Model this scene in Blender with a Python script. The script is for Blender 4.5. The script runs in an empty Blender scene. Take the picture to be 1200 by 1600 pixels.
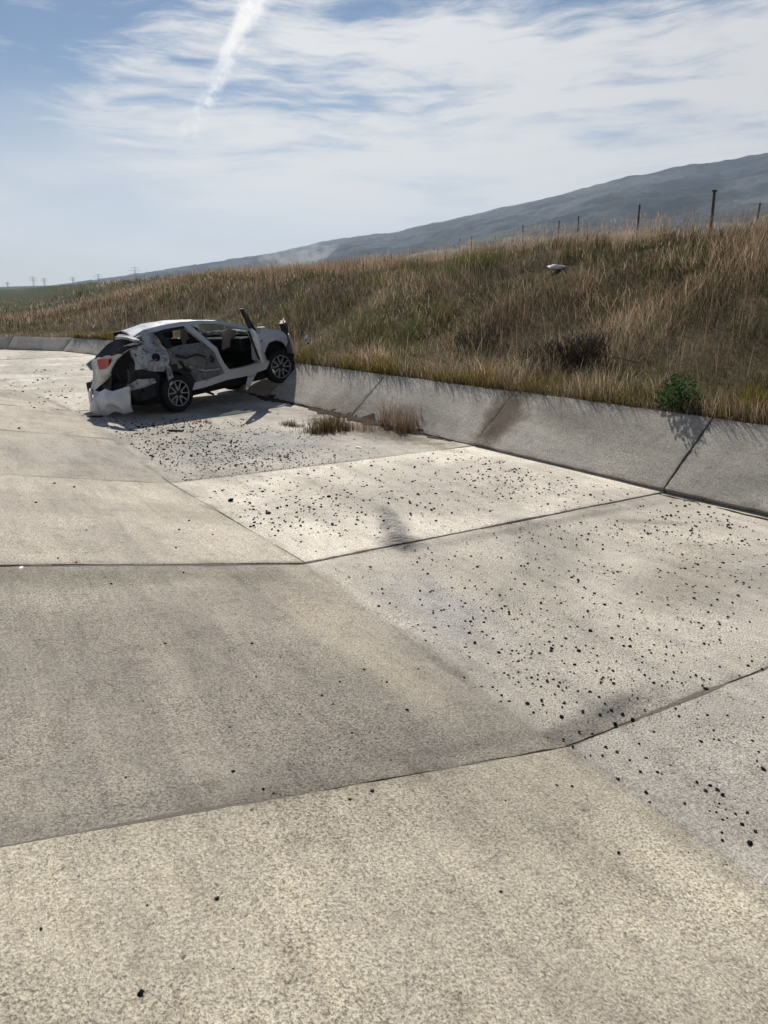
import bpy, bmesh, math, random
import numpy as np
from mathutils import Vector, Matrix, noise as mnoise
random.seed(7); rng = np.random.default_rng(11)
sc = bpy.context.scene
COL = sc.collection
rad = math.radians

# ------------------------------------------------------------------ camera
CAM_H = 2.1
PITCH = math.atan(350/1200)
YAW = rad(30)
cd = bpy.data.cameras.new('camera'); cam = bpy.data.objects.new('camera', cd); COL.objects.link(cam)
cd.sensor_fit = 'VERTICAL'; cd.sensor_height = 24; cd.sensor_width = 18; cd.lens = 18
cd.clip_start = .05; cd.clip_end = 30000
cam.location = (0, 0, CAM_H); cam.rotation_euler = (rad(90)-PITCH, 0, -YAW)
sc.camera = cam

# ------------------------------------------------------------------ exposure
vs = sc.view_settings
vs.view_transform = 'Standard'; vs.look = 'None'; vs.exposure = 0.6; vs.gamma = 1; vs.use_curve_mapping = False
try:
    sc.cycles.max_bounces = 8; sc.cycles.volume_bounces = 0; sc.cycles.transparent_max_bounces = 16
    sc.cycles.use_denoising = True
except Exception: pass

# ------------------------------------------------------------------ node helper
class NT:
    def __init__(s, tree): s.t = tree; s.n = tree.nodes; s.l = tree.links
    def new(s, typ, ins=None, **kw):
        nd = s.n.new(typ)
        for k, v in kw.items(): setattr(nd, k, v)
        if ins:
            for k, v in ins.items(): s.put(nd, k, v)
        return nd
    def put(s, nd, k, v):
        sock = nd.inputs[k]
        if isinstance(v, bpy.types.NodeSocket): s.l.new(v, sock)
        elif isinstance(v, bpy.types.Node): s.l.new(v.outputs[0], sock)
        else: sock.default_value = v
    def m(s, op, a, b=None, c=None, clamp=False):
        nd = s.new('ShaderNodeMath', operation=op, use_clamp=clamp)
        for i, v in enumerate((a, b, c)):
            if v is not None: s.put(nd, i, v)
        return nd.outputs[0]
    def vm(s, op, a, b=None, out=0):
        nd = s.new('ShaderNodeVectorMath', operation=op)
        s.put(nd, 0, a)
        if b is not None: s.put(nd, 'Scale' if op == 'SCALE' else 1, b)
        return nd.outputs[out]
    def noise(s, vec, scale, detail=4, rough=.55, dist=0., w=None, out=0):
        nd = s.new('ShaderNodeTexNoise', {'Vector': vec, 'Scale': scale, 'Detail': detail, 'Roughness': rough, 'Distortion': dist})
        return nd.outputs[out]
    def mix(s, f, a, b, blend='MIX'):
        nd = s.new('ShaderNodeMix', data_type='RGBA', blend_type=blend)
        s.put(nd, 0, f); s.put(nd, 6, a); s.put(nd, 7, b)
        return nd.outputs[2]
    def step(s, v, lo, hi, o0=0., o1=1.):
        nd = s.new('ShaderNodeMapRange', {'Value': v, 'From Min': lo, 'From Max': hi, 'To Min': o0, 'To Max': o1}, interpolation_type='SMOOTHSTEP')
        return nd.outputs[0]
    def scale(s, vec, sc3, rot=0.):
        nd = s.new('ShaderNodeMapping', {'Vector': vec, 'Scale': sc3, 'Rotation': (0, 0, rot)})
        return nd.outputs[0]
def c4(r, g, b): return (r, g, b, 1)
def hexlin(h):
    out = []
    for i in (0, 2, 4):
        v = int(h[i:i+2], 16)/255
        out.append(v/12.92 if v <= .04045 else ((v+.055)/1.055)**2.4)
    return np.array(out)

# ------------------------------------------------------------------ photograph ray helper (layout in plan)
cT, sT, cA, sA = math.cos(PITCH), math.sin(PITCH), math.cos(YAW), math.sin(YAW)
def ray(px, py):
    x, y, z = px-600, 800-py, 1200
    up = y*cT-z*sT; f = z*cT+y*sT
    return np.array([x*cA+f*sA, f*cA-x*sA, up])
def unit(v): v = np.array(v, float); return v/np.linalg.norm(v)

# ------------------------------------------------------------------ world: sky, cirrus, contrail
SUN_EL = rad(43); SUN_AZ = rad(20)          # azimuth clockwise from +Y
world = bpy.data.worlds.new('World'); sc.world = world; world.use_nodes = True
w = NT(world.node_tree); w.n.clear()
sky = w.new('ShaderNodeTexSky', sky_type='NISHITA', sun_disc=False)
sky.sun_elevation = SUN_EL; sky.sun_rotation = SUN_AZ
sky.altitude = 900; sky.air_density = 1.0; sky.dust_density = 0.25; sky.ozone_density = 3.0
SKY_STRENGTH = .040
D = w.new('ShaderNodeTexCoord').outputs['Generated']
sep = w.new('ShaderNodeSeparateXYZ', {0: D})
elev = sep.outputs[2]
zc_ = w.m('MAXIMUM', elev, .02)
# gnomonic cloud-deck coordinates (the layer lies at a constant height) for the cirrus
az = w.m('ARCTAN2', sep.outputs[0], sep.outputs[1])
el = w.m('ARCSINE', elev)
P = w.new('ShaderNodeCombineXYZ', {0: az, 1: el}).outputs[0]
warp = w.noise(w.scale(P, (2.2, 6, 1)), 1.4, 3, .5, out=1)
Pw = w.vm('ADD', P, w.vm('SCALE', w.vm('SUBTRACT', warp, (.5, .5, .5)), .07))
n1 = w.noise(w.scale(Pw, (2.2, 9, 1), rad(-8)), 2.0, 7, .55, .3)
n2 = w.noise(w.scale(Pw, (3.4, 26, 1), rad(14)), 2.2, 9, .62, .25)
n3 = w.noise(w.scale(Pw, (9, 62, 1), rad(40)), 1.8, 8, .70, .2)
cov_n = w.noise(w.scale(P, (1.0, 3.0, 1)), 1.1, 2, .5)
# coverage: a bank of cirrus, centred on the azimuth of the photograph, tapering to open blue on its left
dcen = unit(ray(800, 150)); 
azc = math.atan2(dcen[0], dcen[1])
da = w.m('SUBTRACT', az, azc)
left = w.step(da, -.56, -.22)
hi = w.step(el, .36, .22)
cov = w.m('ADD', w.m('MULTIPLY', w.m('MULTIPLY', left, hi), .165), w.m('MULTIPLY', w.m('SUBTRACT', cov_n, .5), .22))
dens = w.m('ADD', w.m('MULTIPLY', n1, .52), w.m('MULTIPLY', n2, .33))
dens = w.m('ADD', dens, w.m('MULTIPLY', n3, .15))
dens = w.m('ADD', dens, cov)
cl = w.step(dens, .50, .69)
# milky veil that thickens towards the horizon
veil = w.m('MULTIPLY', w.step(el, .25, .06), .86)
veil = w.m('MULTIPLY', veil, w.step(n1, .3, .62, .72, 1.1))
cl = w.m('SUBTRACT', 1.0, w.m('MULTIPLY', w.m('SUBTRACT', 1.0, w.m('MULTIPLY', cl, .85)), w.m('SUBTRACT', 1.0, veil, clamp=True)))
# contrail: a straight strip between two directions
d1, d2 = unit(ray(408, -20)), unit(ray(338, 112))
d3 = unit(ray(312, 205))
nrm = unit(np.cross(d1, d2)); tan_ = unit(d2-d1)
dist = w.vm('DOT_PRODUCT', D, tuple(nrm), out=1)
alo = w.vm('DOT_PRODUCT', D, tuple(tan_), out=1)
a1, a2 = float(np.dot(d1, tan_)), float(np.dot(d2, tan_))
a3 = float(np.dot(d3, tan_))
wob = w.noise(w.scale(D, (60, 60, 60)), 1.0, 5, .65)
distw = w.m('ADD', dist, w.m('MULTIPLY', w.m('SUBTRACT', wob, .5), .014))
wid = w.step(alo, a1-.02, a2, .025, .006)
core = w.step(w.m('ABSOLUTE', distw), 1.0, 0.)
core = w.m('SUBTRACT', 1.0, w.m('DIVIDE', w.m('ABSOLUTE', distw), wid), clamp=True)
core = w.m('MULTIPLY', w.step(core, .0, .85), w.step(w.noise(w.scale(D, (130, 130, 130)), 1., 4, .6), .25, .55, .78, 1.))
core = w.m('MULTIPLY', core, w.step(alo, a2+.03, a2-.045))
core = w.m('MULTIPLY', core, w.step(alo, a1-.12, a1-.02, .0, 1.))
wisp = w.m('SUBTRACT', 1.0, w.m('DIVIDE', w.m('ABSOLUTE', w.m('ADD', distw, .004)), .014), clamp=True)
wisp = w.m('MULTIPLY', w.m('MULTIPLY', wisp, w.step(alo, a3+.03, a3)), w.step(alo, a1, a2, 0, .75))
cl2 = w.m('MAXIMUM', core, w.m('MULTIPLY', wisp, w.step(wob, .4, .62)))
CLOUD = (13.3, 13.0, 12.5, 1)
# thin cloud is brighter towards the sun (forward scatter)
sdir = (math.sin(SUN_AZ)*math.cos(SUN_EL), math.cos(SUN_AZ)*math.cos(SUN_EL), math.sin(SUN_EL))
fs = w.m('POWER', w.m('MAXIMUM', w.vm('DOT_PRODUCT', D, sdir, out=1), 0.), 5.)
ccol = w.mix(1., CLOUD, w.new('ShaderNodeCombineColor', {0: w.m('ADD', .86, w.m('MULTIPLY', fs, .50)), 1: w.m('ADD', .86, w.m('MULTIPLY', fs, .49)), 2: w.m('ADD', .87, w.m('MULTIPLY', fs, .46))}).outputs[0], 'MULTIPLY')
skycol = w.mix(cl, sky.outputs[0], ccol)
skycol = w.mix(w.m('MULTIPLY', cl2, .92), skycol, tuple([v*1.32 for v in CLOUD[:3]]+[1]))
bg = w.new('ShaderNodeBackground', {'Color': skycol, 'Strength': SKY_STRENGTH})
w.new('ShaderNodeOutputWorld', {'Surface': bg})

# ------------------------------------------------------------------ sun
sl = bpy.data.lights.new('sun', 'SUN'); sl.energy = 3.6; sl.angle = rad(.7); sl.color = (1, .945, .86)
so = bpy.data.objects.new('sun', sl); COL.objects.link(so)
sd = Vector((math.sin(SUN_AZ)*math.cos(SUN_EL), math.cos(SUN_AZ)*math.cos(SUN_EL), math.sin(SUN_EL)))
so.rotation_euler = sd.to_track_quat('Z', 'Y').to_euler(); so.location = (0, 0, 60)

# ------------------------------------------------------------------ object helpers
def tag(o, label=None, cat=None, group=None, kind=None):
    if label: o['label'] = label
    if cat: o['category'] = cat
    if group: o['group'] = group
    if kind: o['kind'] = kind
    return o
def link(name, me, mat, parent=None, smooth=False):
    o = bpy.data.objects.new(name, me); COL.objects.link(o)
    if mat is not None: me.materials.append(mat)
    if parent: o.parent = parent
    if smooth: me.polygons.foreach_set('use_smooth', [True]*len(me.polygons))
    return o
def mesh_obj(name, v, f, mat, parent=None, smooth=False):
    me = bpy.data.meshes.new(name); me.from_pydata([tuple(map(float, p)) for p in v], [], [tuple(map(int, q)) for q in f]); me.update()
    return link(name, me, mat, parent, smooth)
def bm_obj(name, bm, mat, parent=None, smooth=False):
    me = bpy.data.meshes.new(name); bmesh.ops.recalc_face_normals(bm, faces=bm.faces[:]); bm.to_mesh(me); bm.free()
    return link(name, me, mat, parent, smooth)
def empty(name, loc=(0, 0, 0), rz=0):
    o = bpy.data.objects.new(name, None); COL.objects.link(o); o.location = loc; o.rotation_euler = (0, 0, rz); o.empty_display_size = .2
    return o
def big_mesh(name, V, F, mat, col=None, smooth=False, parent=None):
    """V (n,3), F (m,3|4) numpy arrays"""
    me = bpy.data.meshes.new(name); k = F.shape[1]
    me.vertices.add(len(V)); me.vertices.foreach_set('co', V.astype(np.float32).ravel())
    me.loops.add(F.size); me.loops.foreach_set('vertex_index', F.astype(np.int32).ravel())
    me.polygons.add(len(F)); me.polygons.foreach_set('loop_start', np.arange(0, F.size, k, dtype=np.int32))
    me.polygons.foreach_set('loop_total', np.full(len(F), k, np.int32))
    me.update(calc_edges=True)
    if col is not None:
        a = me.color_attributes.new('Col', 'FLOAT_COLOR', 'POINT')
        c = np.ones((len(V), 4), np.float32); c[:, :3] = col; a.data.foreach_set('color', c.ravel())
    if smooth: me.polygons.foreach_set('use_smooth', np.ones(len(F), bool))
    return link(name, me, mat, parent)
def tube(bm, pts, r0, r1=None, seg=6):
    r1 = r0 if r1 is None else r1; rings = []
    pts = [Vector(p) for p in pts]
    for i, p in enumerate(pts):
        d = (pts[min(i+1, len(pts)-1)]-pts[max(i-1, 0)]).normalized()
        a = d.orthogonal().normalized(); b = d.cross(a)
        r = r0+(r1-r0)*i/(len(pts)-1)
        rings.append([bm.verts.new(p+(a*math.cos(t)+b*math.sin(t))*r) for t in [k*2*math.pi/seg for k in range(seg)]])
    for q, s in zip(rings, rings[1:]):
        # match the start of consecutive rings to avoid twist
        off = min(range(seg), key=lambda o: sum((q[k].co-s[(k+o) % seg].co).length for k in range(seg)))
        for k in range(seg):
            bm.faces.new((q[k], q[(k+1) % seg], s[(k+1+off) % seg], s[(k+off) % seg]))
    try: bm.faces.new(rings[0][::-1]); bm.faces.new(rings[-1])
    except ValueError: pass
def box(bm, lo, hi, bev=0.):
    x0, y0, z0 = lo; x1, y1, z1 = hi
    v = [bm.verts.new(p) for p in ((x0,y0,z0),(x1,y0,z0),(x1,y1,z0),(x0,y1,z0),(x0,y0,z1),(x1,y0,z1),(x1,y1,z1),(x0,y1,z1))]
    fs = [bm.faces.new([v[i] for i in q]) for q in ((0,3,2,1),(4,5,6,7),(0,1,5,4),(1,2,6,5),(2,3,7,6),(3,0,4,7))]
    if bev:
        es = list({e for f in fs for e in f.edges})
        bmesh.ops.bevel(bm, geom=es, offset=bev, segments=2, affect='EDGES', profile=.5)

# value noise in numpy
def _h(ix, iy, s):
    h = np.sin(ix*127.1+iy*311.7+s*74.7)*43758.5453
    return h-np.floor(h)
def vnoise(x, y, s=0):
    x = np.asarray(x, float); y = np.asarray(y, float)
    ix, iy = np.floor(x), np.floor(y); fx, fy = x-ix, y-iy
    fx = fx*fx*(3-2*fx); fy = fy*fy*(3-2*fy)
    return (_h(ix,iy,s)*(1-fx)+_h(ix+1,iy,s)*fx)*(1-fy)+(_h(ix,iy+1,s)*(1-fx)+_h(ix+1,iy+1,s)*fx)*fy
def fbm(x, y, s=0, o=4):
    r = 0; a = .5; t = 0
    for i in range(o): r = r+a*vnoise(x*2**i, y*2**i, s+i*3.1); t += a; a *= .5
    return r/t
def sstep(a, b, x): t = np.clip((x-a)/(b-a), 0, 1); return t*t*(3-2*t)

# ------------------------------------------------------------------ materials
def pbr(name, col, rough=.8, metal=0., bump=None, spec=.3, build=None):
    mt = bpy.data.materials.new(name); mt.use_nodes = True
    t = NT(mt.node_tree); t.n.clear()
    b = t.new('ShaderNodeBsdfPrincipled', {'Base Color': c4(*col), 'Roughness': rough, 'Metallic': metal, 'Specular IOR Level': spec})
    t.new('ShaderNodeOutputMaterial', {'Surface': b})
    if build: build(t, b)
    if bump:
        co = t.new('ShaderNodeTexCoord').outputs['Object']
        bn = t.new('ShaderNodeBump', {'Height': t.noise(co, bump[0], 5, .6), 'Strength': bump[1], 'Distance': bump[2]})
        t.put(b, 'Normal', bn)
    return mt

def concrete(name, stains=()):
    def build(t, b):
        co = t.new('ShaderNodeTexCoord').outputs['Object']
        tint = t.new('ShaderNodeObjectInfo').outputs['Color']
        big = t.noise(co, .55, 5, .6, .5)
        streak = t.noise(t.scale(co, (2.6, .5, 1), rad(-14)), 1.6, 6, .62, .8)
        fan = t.noise(t.scale(co, (5.5, 1.0, 3), rad(16)), 1.5, 5, .6, 1.4)
        mid = t.noise(co, 9, 5, .65)
        grain = t.noise(co, 88, 6, .80)
        fine = t.noise(t.scale(co, (1, .55, 1), rad(-30)), 190, 5, .8)
        col = t.mix(t.step(big, .33, .68), t.mix(.5, tint, c4(.20,.185,.165)), tint)
        col = t.mix(t.step(streak, .40, .62, 0, .55), col, t.mix(1., col, c4(1.20,1.19,1.15), 'MULTIPLY'))
        col = t.mix(t.step(streak, .50, .30, 0, .38), col, t.mix(1., col, c4(.74,.73,.73), 'MULTIPLY'))
        broom = t.noise(t.scale(co, (60, 2.2, 30), rad(8)), 1., 3, .6)
        col = t.mix(t.step(broom, .50, .68, 0, .30), col, t.mix(1., col, c4(.70,.68,.66), 'MULTIPLY'))
        col = t.mix(t.step(fan, .52, .74, 0, .5), col, t.mix(1., col, c4(.78,.74,.70), 'MULTIPLY'))
        col = t.mix(t.step(mid, .52, .70, 0, .5), col, t.mix(1., col, c4(.66,.64,.62), 'MULTIPLY'))
        gmod = t.step(t.noise(co, 1.1, 4, .6), .35, .65, .45, 1.)
        col = t.mix(t.m('MULTIPLY', t.step(grain, .50, .60, 0, .95), gmod), col, t.mix(1., col, c4(.30,.275,.25), 'MULTIPLY'))
        col = t.mix(t.step(grain, .50, .41, 0, .95), col, t.mix(1., col, c4(1.40,1.38,1.34), 'MULTIPLY'))
        col = t.mix(t.step(fine, .52, .61, 0, .85), col, t.mix(1., col, c4(.36,.33,.30), 'MULTIPLY'))
        pit = t.noise(t.scale(co, (1, .6, 1), rad(-30)), 48, 3, .6)
        col = t.mix(t.step(pit, .62, .70, 0, .7), col, t.mix(1., col, c4(.40,.37,.34), 'MULTIPLY'))
        # dirt packed along the worn edges, patchy
        ed = t.new('ShaderNodeAttribute', attribute_name='edge').outputs['Fac']
        en = t.noise(co, 4.5, 6, .7); en2 = t.noise(co, 1.3, 3, .6)
        f = t.m('MULTIPLY', t.step(t.m('ADD', ed, t.m('MULTIPLY', t.m('SUBTRACT', en, .5), .30)), .10, -.04), t.step(en2, .42, .62, .1, .75))
        col = t.mix(f, col, t.mix(1., col, c4(.50,.47,.44), 'MULTIPLY'))
        wn = t.noise(co, 3.5, 5, .65)
        wn2 = t.noise(t.scale(co, (9, 26, 1), rad(-22)), 1.2, 4, .6)
        pos = t.new('ShaderNodeSeparateXYZ', {0: co})
        for (cx, cy, rx, ry, ang, sc_, st, hatch) in stains:
            dx = t.m('SUBTRACT', pos.outputs[0], cx); dy = t.m('SUBTRACT', pos.outputs[1], cy)
            ca, sa = math.cos(ang), math.sin(ang)
            ux = t.m('DIVIDE', t.m('ADD', t.m('MULTIPLY', dx, ca), t.m('MULTIPLY', dy, sa)), rx)
            uy = t.m('DIVIDE', t.m('SUBTRACT', t.m('MULTIPLY', dy, ca), t.m('MULTIPLY', dx, sa)), ry)
            r = t.m('SQRT', t.m('ADD', t.m('MULTIPLY', ux, ux), t.m('MULTIPLY', uy, uy)))
            r = t.m('ADD', r, t.m('MULTIPLY', t.m('SUBTRACT', wn, .5), .7 if hatch else 1.6))
            f = t.m('MULTIPLY', t.step(r, 1.1, .25), st)
            if hatch: f = t.m('MULTIPLY', f, t.step(wn2, .35, .6, .6, 1.))
            col = t.mix(f, col, t.mix(1., col, c4(*sc_), 'MULTIPLY'))
        t.put(b, 'Base Color', col)
        hgt = t.m('ADD', t.m('MULTIPLY', grain, .8), t.m('MULTIPLY', fine, .4))
        hgt = t.m('ADD', hgt, t.m('MULTIPLY', mid, .8))
        t.put(b, 'Normal', t.new('ShaderNodeBump', {'Height': hgt, 'Strength': .8, 'Distance': .016}))
    return pbr(name, (.4,.37,.33), .93, spec=.15, build=build)
GREY = (.62,.64,.68); DIRT = (.42,.36,.30); DARKM = (.38,.39,.41)
M_floor = concrete('concrete_floor', [
    (3.42, 5.75, .17, .9, rad(-22), (.30,.32,.35), 1., True),
    (3.25, 5.35, .26, .30, 0, (.24,.25,.27), 1., True),
    (2.75, 4.0, .35, .9, rad(-8), (.72,.76,.86), .7, False),
    (2.95, 6.6, .22, 1.3, rad(4), (.70,.71,.74), .6, False),
    (2.95, 2.5, .35, .16, 0, (.55,.57,.60), .7, False),
    (2.6, 2.45, .55, .12, rad(8), (.42,.42,.44), .8, False),
    (4.6, 5.15, 2.0, .13, rad(0), (.62,.62,.64), .75, False),
    (3.6, 10.0, 1.6, 1.3, rad(10), (.70,.74,.82), .75, False),
    (5.7, 10.2, .5, 2.2, rad(6), (.36,.31,.27), .9, False),
    (4.8, 3.6, 1.2, .4, rad(30), (.78,.75,.71), .5, False),
    (5.6, 4.7, .5, .10, rad(-40), (.48,.45,.42), .6, False),
    (4.5, 13.0, 1.2, .8, 0, (.55,.56,.60), .7, False)])
M_wall = concrete('concrete_wall', [
    (6.72, 8.3, .7, .42, rad(24), (.33,.28,.24), .95, False),
    (6.9, 7.2, .25, .9, 0, (.62,.60,.56), .6, False),
    (7.5, 6.1, .2, .35, 0, (.50,.43,.37), .8, False),
    (6.1, 11.0, .3, 2.0, rad(6), (.60,.57,.53), .7, False),
    (7.6, 4.6, .3, .8, 0, (.66,.64,.62), .6, False)])
M_left = concrete('concrete_slope', [
    (.4, 2.42, 2.6, .12, rad(2), (.62,.64,.66), .5, False),
    (1.95, 3.6, .3, 1.2, rad(6), (1.25,1.22,1.16), .8, False),
    (1.7, 2.6, .6, .30, rad(5), (.72,.73,.74), .5, False),
    (.0, 5.0, 3, .25, 0, (.70,.71,.70), .8, False),
    (1.6, 10.0, 1.6, 1.5, 0, (.78,.80,.85), .7, False)])

def ground_build(t, b):
    co = t.new('ShaderNodeTexCoord').outputs['Object']
    vc = t.new('ShaderNodeVertexColor', layer_name='Col').outputs[0]
    n = t.noise(co, 1.4, 6, .65); n2 = t.noise(co, 14, 4, .7); n3 = t.noise(t.scale(co, (.02, .08, 1)), 1., 5, .6)
    col = t.mix(t.step(n, .35, .65, 0, .6), vc, t.mix(1., vc, c4(.6,.58,.5), 'MULTIPLY'))
    col = t.mix(t.step(n2, .45, .7, 0, .5), col, t.mix(1., col, c4(1.5,1.4,1.25), 'MULTIPLY'))
    col = t.mix(t.step(n3, .4, .65, 0, .4), col, t.mix(1., col, c4(.75,.85,.7), 'MULTIPLY'))
    t.put(b, 'Base Color', col)
    t.put(b, 'Normal', t.new('ShaderNodeBump', {'Height': t.noise(co, 6, 6, .7), 'Strength': .8, 'Distance': .08}))
M_ground = pbr('dry_soil', (.12,.09,.06), 1., build=ground_build, spec=.1)

def mount_build(t, b):
    co = t.new('ShaderNodeTexCoord').outputs['Object']
    vc = t.new('ShaderNodeVertexColor', layer_name='Col').outputs[0]
    n = t.noise(co, .035, 6, .7); n2 = t.noise(co, .006, 4, .6)
    col = t.mix(t.step(n, .42, .6, 0, .75), vc, t.mix(1., vc, c4(.45,.5,.45), 'MULTIPLY'))
    col = t.mix(t.step(n2, .4, .65, 0, .5), col, t.mix(1., col, c4(1.35,1.2,1.), 'MULTIPLY'))
    t.put(b, 'Base Color', col)
    t.put(b, 'Normal', t.new('ShaderNodeBump', {'Height': n, 'Strength': .7, 'Distance': 8.}))
M_mount = pbr('mountain_scrub', (.06,.07,.05), 1., build=mount_build, spec=.05)

def leaf_mat(name, tr=.35):
    mt = bpy.data.materials.new(name); mt.use_nodes = True; t = NT(mt.node_tree); t.n.clear()
    vc = t.new('ShaderNodeVertexColor', layer_name='Col').outputs[0]
    d = t.new('ShaderNodeBsdfDiffuse', {'Color': vc, 'Roughness': 1.}); r = t.new('ShaderNodeBsdfTranslucent', {'Color': vc})
    t.new('ShaderNodeOutputMaterial', {'Surface': t.new('ShaderNodeMixShader', {0: tr, 1: d, 2: r})})
    return mt
M_blade = leaf_mat('grass_blades', .45)
M_clod = pbr('dark_clod', (.022,.019,.015), .95, bump=(90, .6, .01), spec=.1)
M_clod3 = pbr('grey_stone', (.15,.14,.125), .95, bump=(90, .6, .01), spec=.1)
M_clod2 = pbr('brown_clod', (.06,.042,.03), .95, bump=(90, .6, .01), spec=.1)
M_wood = pbr('weathered_wood', (.10,.085,.07), .9, bump=(30, .5, .02))
M_twig = pbr('dead_twig', (.20,.165,.13), .9, bump=(60, .4, .01))
M_twig_dark = pbr('dark_twig', (.075,.062,.052), .95)
M_steel = pbr('galvanised_steel', (.30,.31,.33), .6, .3)
M_litter = pbr('white_plastic', (.75,.75,.74), .5, bump=(20, .4, .02))

# ------------------------------------------------------------------ channel plan: rows of joints
#        left toe        right toe     wall top height
ROWS = [((2.50,-6.8), (7.70,-6.8), .74), ((2.45,-3.75), (7.50,-3.75), .74), ((2.40,-.70), (7.25,-.70), .73),
        ((2.32,2.34), (6.93,2.38), .73), ((2.32,5.28), (6.55,5.37), .72), ((2.09,8.40), (6.28,8.40), .70),
        ((2.08,11.45), (5.98,11.45), .67), ((2.00,14.5), (5.64,14.5), .65), ((1.70,17.5), (5.36,17.5), .60),
        ((1.25,20.5), (5.12,20.5), .55), ((.75,23.5), (4.92,23.5), .50), ((.10,26.4), (4.66,26.5), .46),
        ((-.90,28.2), (3.9,28.9), .44), ((-2.6,29.2), (2.3,30.6), .44), ((-5.0,29.8), (-.4,32.0), .44), ((-8.5,30.2), (-3.8,33.0), .44)]
LT = np.array([r[0] for r in ROWS]); RT = np.array([r[1] for r in ROWS]); WH = np.array([r[2] for r in ROWS])
def normals(P):   # unit normals pointing to the right of travel
    d = np.gradient(P, axis=0); d /= np.linalg.norm(d, axis=1)[:, None]
    return np.stack([d[:, 1], -d[:, 0]], 1)
RN = normals(RT); LN = -normals(LT)
RTOP = RT+RN*(WH/.92)[:, None]
LSLOPE = math.tan(rad(10.7)); LW = 7.5
LTOP = LT+LN*LW
def poly_dist(P, x, y):
    """signed distance to polyline (positive right of travel) and fractional row index"""
    x = np.asarray(x, float); y = np.asarray(y, float)
    best = np.full(x.shape, 1e9); sgn = np.zeros(x.shape); idx = np.zeros(x.shape)
    n = len(P)-1
    for i in range(n):
        a, b_ = P[i], P[i+1]; d = b_-a; L2 = d@d
        t = ((x-a[0])*d[0]+(y-a[1])*d[1])/L2
        tc = np.clip(t, -1e3 if i == 0 else 0, 1e3 if i == n-1 else 1)
        ex, ey = x-(a[0]+tc*d[0]), y-(a[1]+tc*d[1]); e = np.hypot(ex, ey)
        s = np.sign(d[1]*(x-a[0])-d[0]*(y-a[1]))
        m_ = e < best; best = np.where(m_, e, best); sgn = np.where(m_, s, sgn); idx = np.where(m_, i+np.clip(tc, 0, 1), idx)
    return best*np.where(sgn == 0, 1, sgn), idx
# line of fence posts along the crest of the field
def plan_at(px, r): d = ray(px, 447); d = d[:2]/np.hypot(*d[:2]); return d*r
F1, F2 = plan_at(1130, 52), plan_at(735, 112)
fdir = (F2-F1)/np.linalg.norm(F2-F1); fnorm = np.array([-fdir[1], fdir[0]])
if fnorm@F1 < 0: fnorm = -fnorm
def terrain_z(x, y):
    x = np.asarray(x, float); y = np.asarray(y, float)
    dr, ir = poly_dist(RTOP, x, y); dlt, _ = poly_dist(LT, x, y); dl = -dlt-LW
    q = x-.1*y
    wh = np.interp(ir, np.arange(len(WH)), WH)
    A = .20+1.30*sstep(-1, 9, q)
    qs = 2*np.log1p(np.exp(np.clip(q/2, -30, 30)))
    bank = A*sstep(-.5, 6.5, dr)**.9
    z = wh+bank+.0605*qs*sstep(0, 7, dr)
    far = np.hypot(x, y)
    z = z+(fbm(x*.5, y*.5, 2)-.5)*.5*sstep(.3, 4, dr)*(.25+.75*sstep(0, 8, q))+(fbm(x*.06, y*.06, 5)-.5)*1.0*sstep(6, 30, dr)*(.1+.9*sstep(0, 12, q))
    # the field falls away behind the crest
    e = (x-F1[0])*fnorm[0]+(y-F1[1])*fnorm[1]
    k = sstep(3, 320, e)
    z = z*(1-k)+.8*k
    # left side of the channel
    zl = LW*LSLOPE+.25*sstep(0, 3, dl)+(fbm(x*.3, y*.3, 9)-.5)*.3*sstep(.5, 4, dl)
    # inside the channel: buried sheet under the slabs
    dt, _ = poly_dist(RT, x, y)
    inner = np.where(dlt < 0, -dlt*LSLOPE, np.where(dt > 0, np.minimum(dt*.9, 3), 0))-.16
    out = np.where(dr > .04, z-.02, np.where(dl > .04, zl-.02, inner))
    return out

# ------------------------------------------------------------------ ground sheet
def spaced(lo, hi, dense_lo, dense_hi, step, growth):
    a = list(np.arange(dense_lo, dense_hi+1e-6, step)); s = step; v = dense_hi
    while v < hi: s *= growth; v += s; a.append(min(v, hi))
    s = step; v = dense_lo; pre = []
    while v > lo: s *= growth; v -= s; pre.append(max(v, lo))
    return np.array(pre[::-1]+a)
gx = spaced(-7000, 7000, -12, 34, .24, 1.09); gy = spaced(-1500, 7000, -8, 46, .26, 1.09)
GX, GY = np.meshgrid(gx, gy); GZ = terrain_z(GX, GY)
ny, nx = GX.shape
V = np.stack([GX.ravel(), GY.ravel(), GZ.ravel()], 1)
I = np.arange(ny*nx).reshape(ny, nx)
F = np.stack([I[:-1, :-1].ravel(), I[:-1, 1:].ravel(), I[1:, 1:].ravel(), I[1:, :-1].ravel()], 1)
def field_green(x, y):
    """0 = dry straw, 1 = green crop"""
    q = x-.1*y
    g = sstep(40, 50, y+(fbm(x*.1, y*.1, 21)-.5)*14)*sstep(.42, .32, x/np.maximum(y, 1)+(fbm(x*.05, y*.05, 8)-.5)*.12)
    e = (x-F1[0])*fnorm[0]+(y-F1[1])*fnorm[1]
    return np.clip(np.maximum(g, sstep(18, 60, e)*.6), 0, 1)
g = field_green(V[:, 0], V[:, 1])[:, None]
pt = fbm(V[:, 0]*.35, V[:, 1]*.35, 31)[:, None]
soil = np.array([.055,.044,.028]); straw = np.array([.105,.082,.052]); green = np.array([.040,.052,.024])
col = soil+(straw-soil)*sstep(.35, .65, pt); col = col*(1-g)+green*(.8+.5*pt)*g
cd_l = poly_dist(LT, V[:, 0], V[:, 1])[0]+LW; cd_r, _ = poly_dist(RTOP, V[:, 0], V[:, 1])
inside = ((cd_l > -.05) & (cd_r < .05))[:, None]
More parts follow.
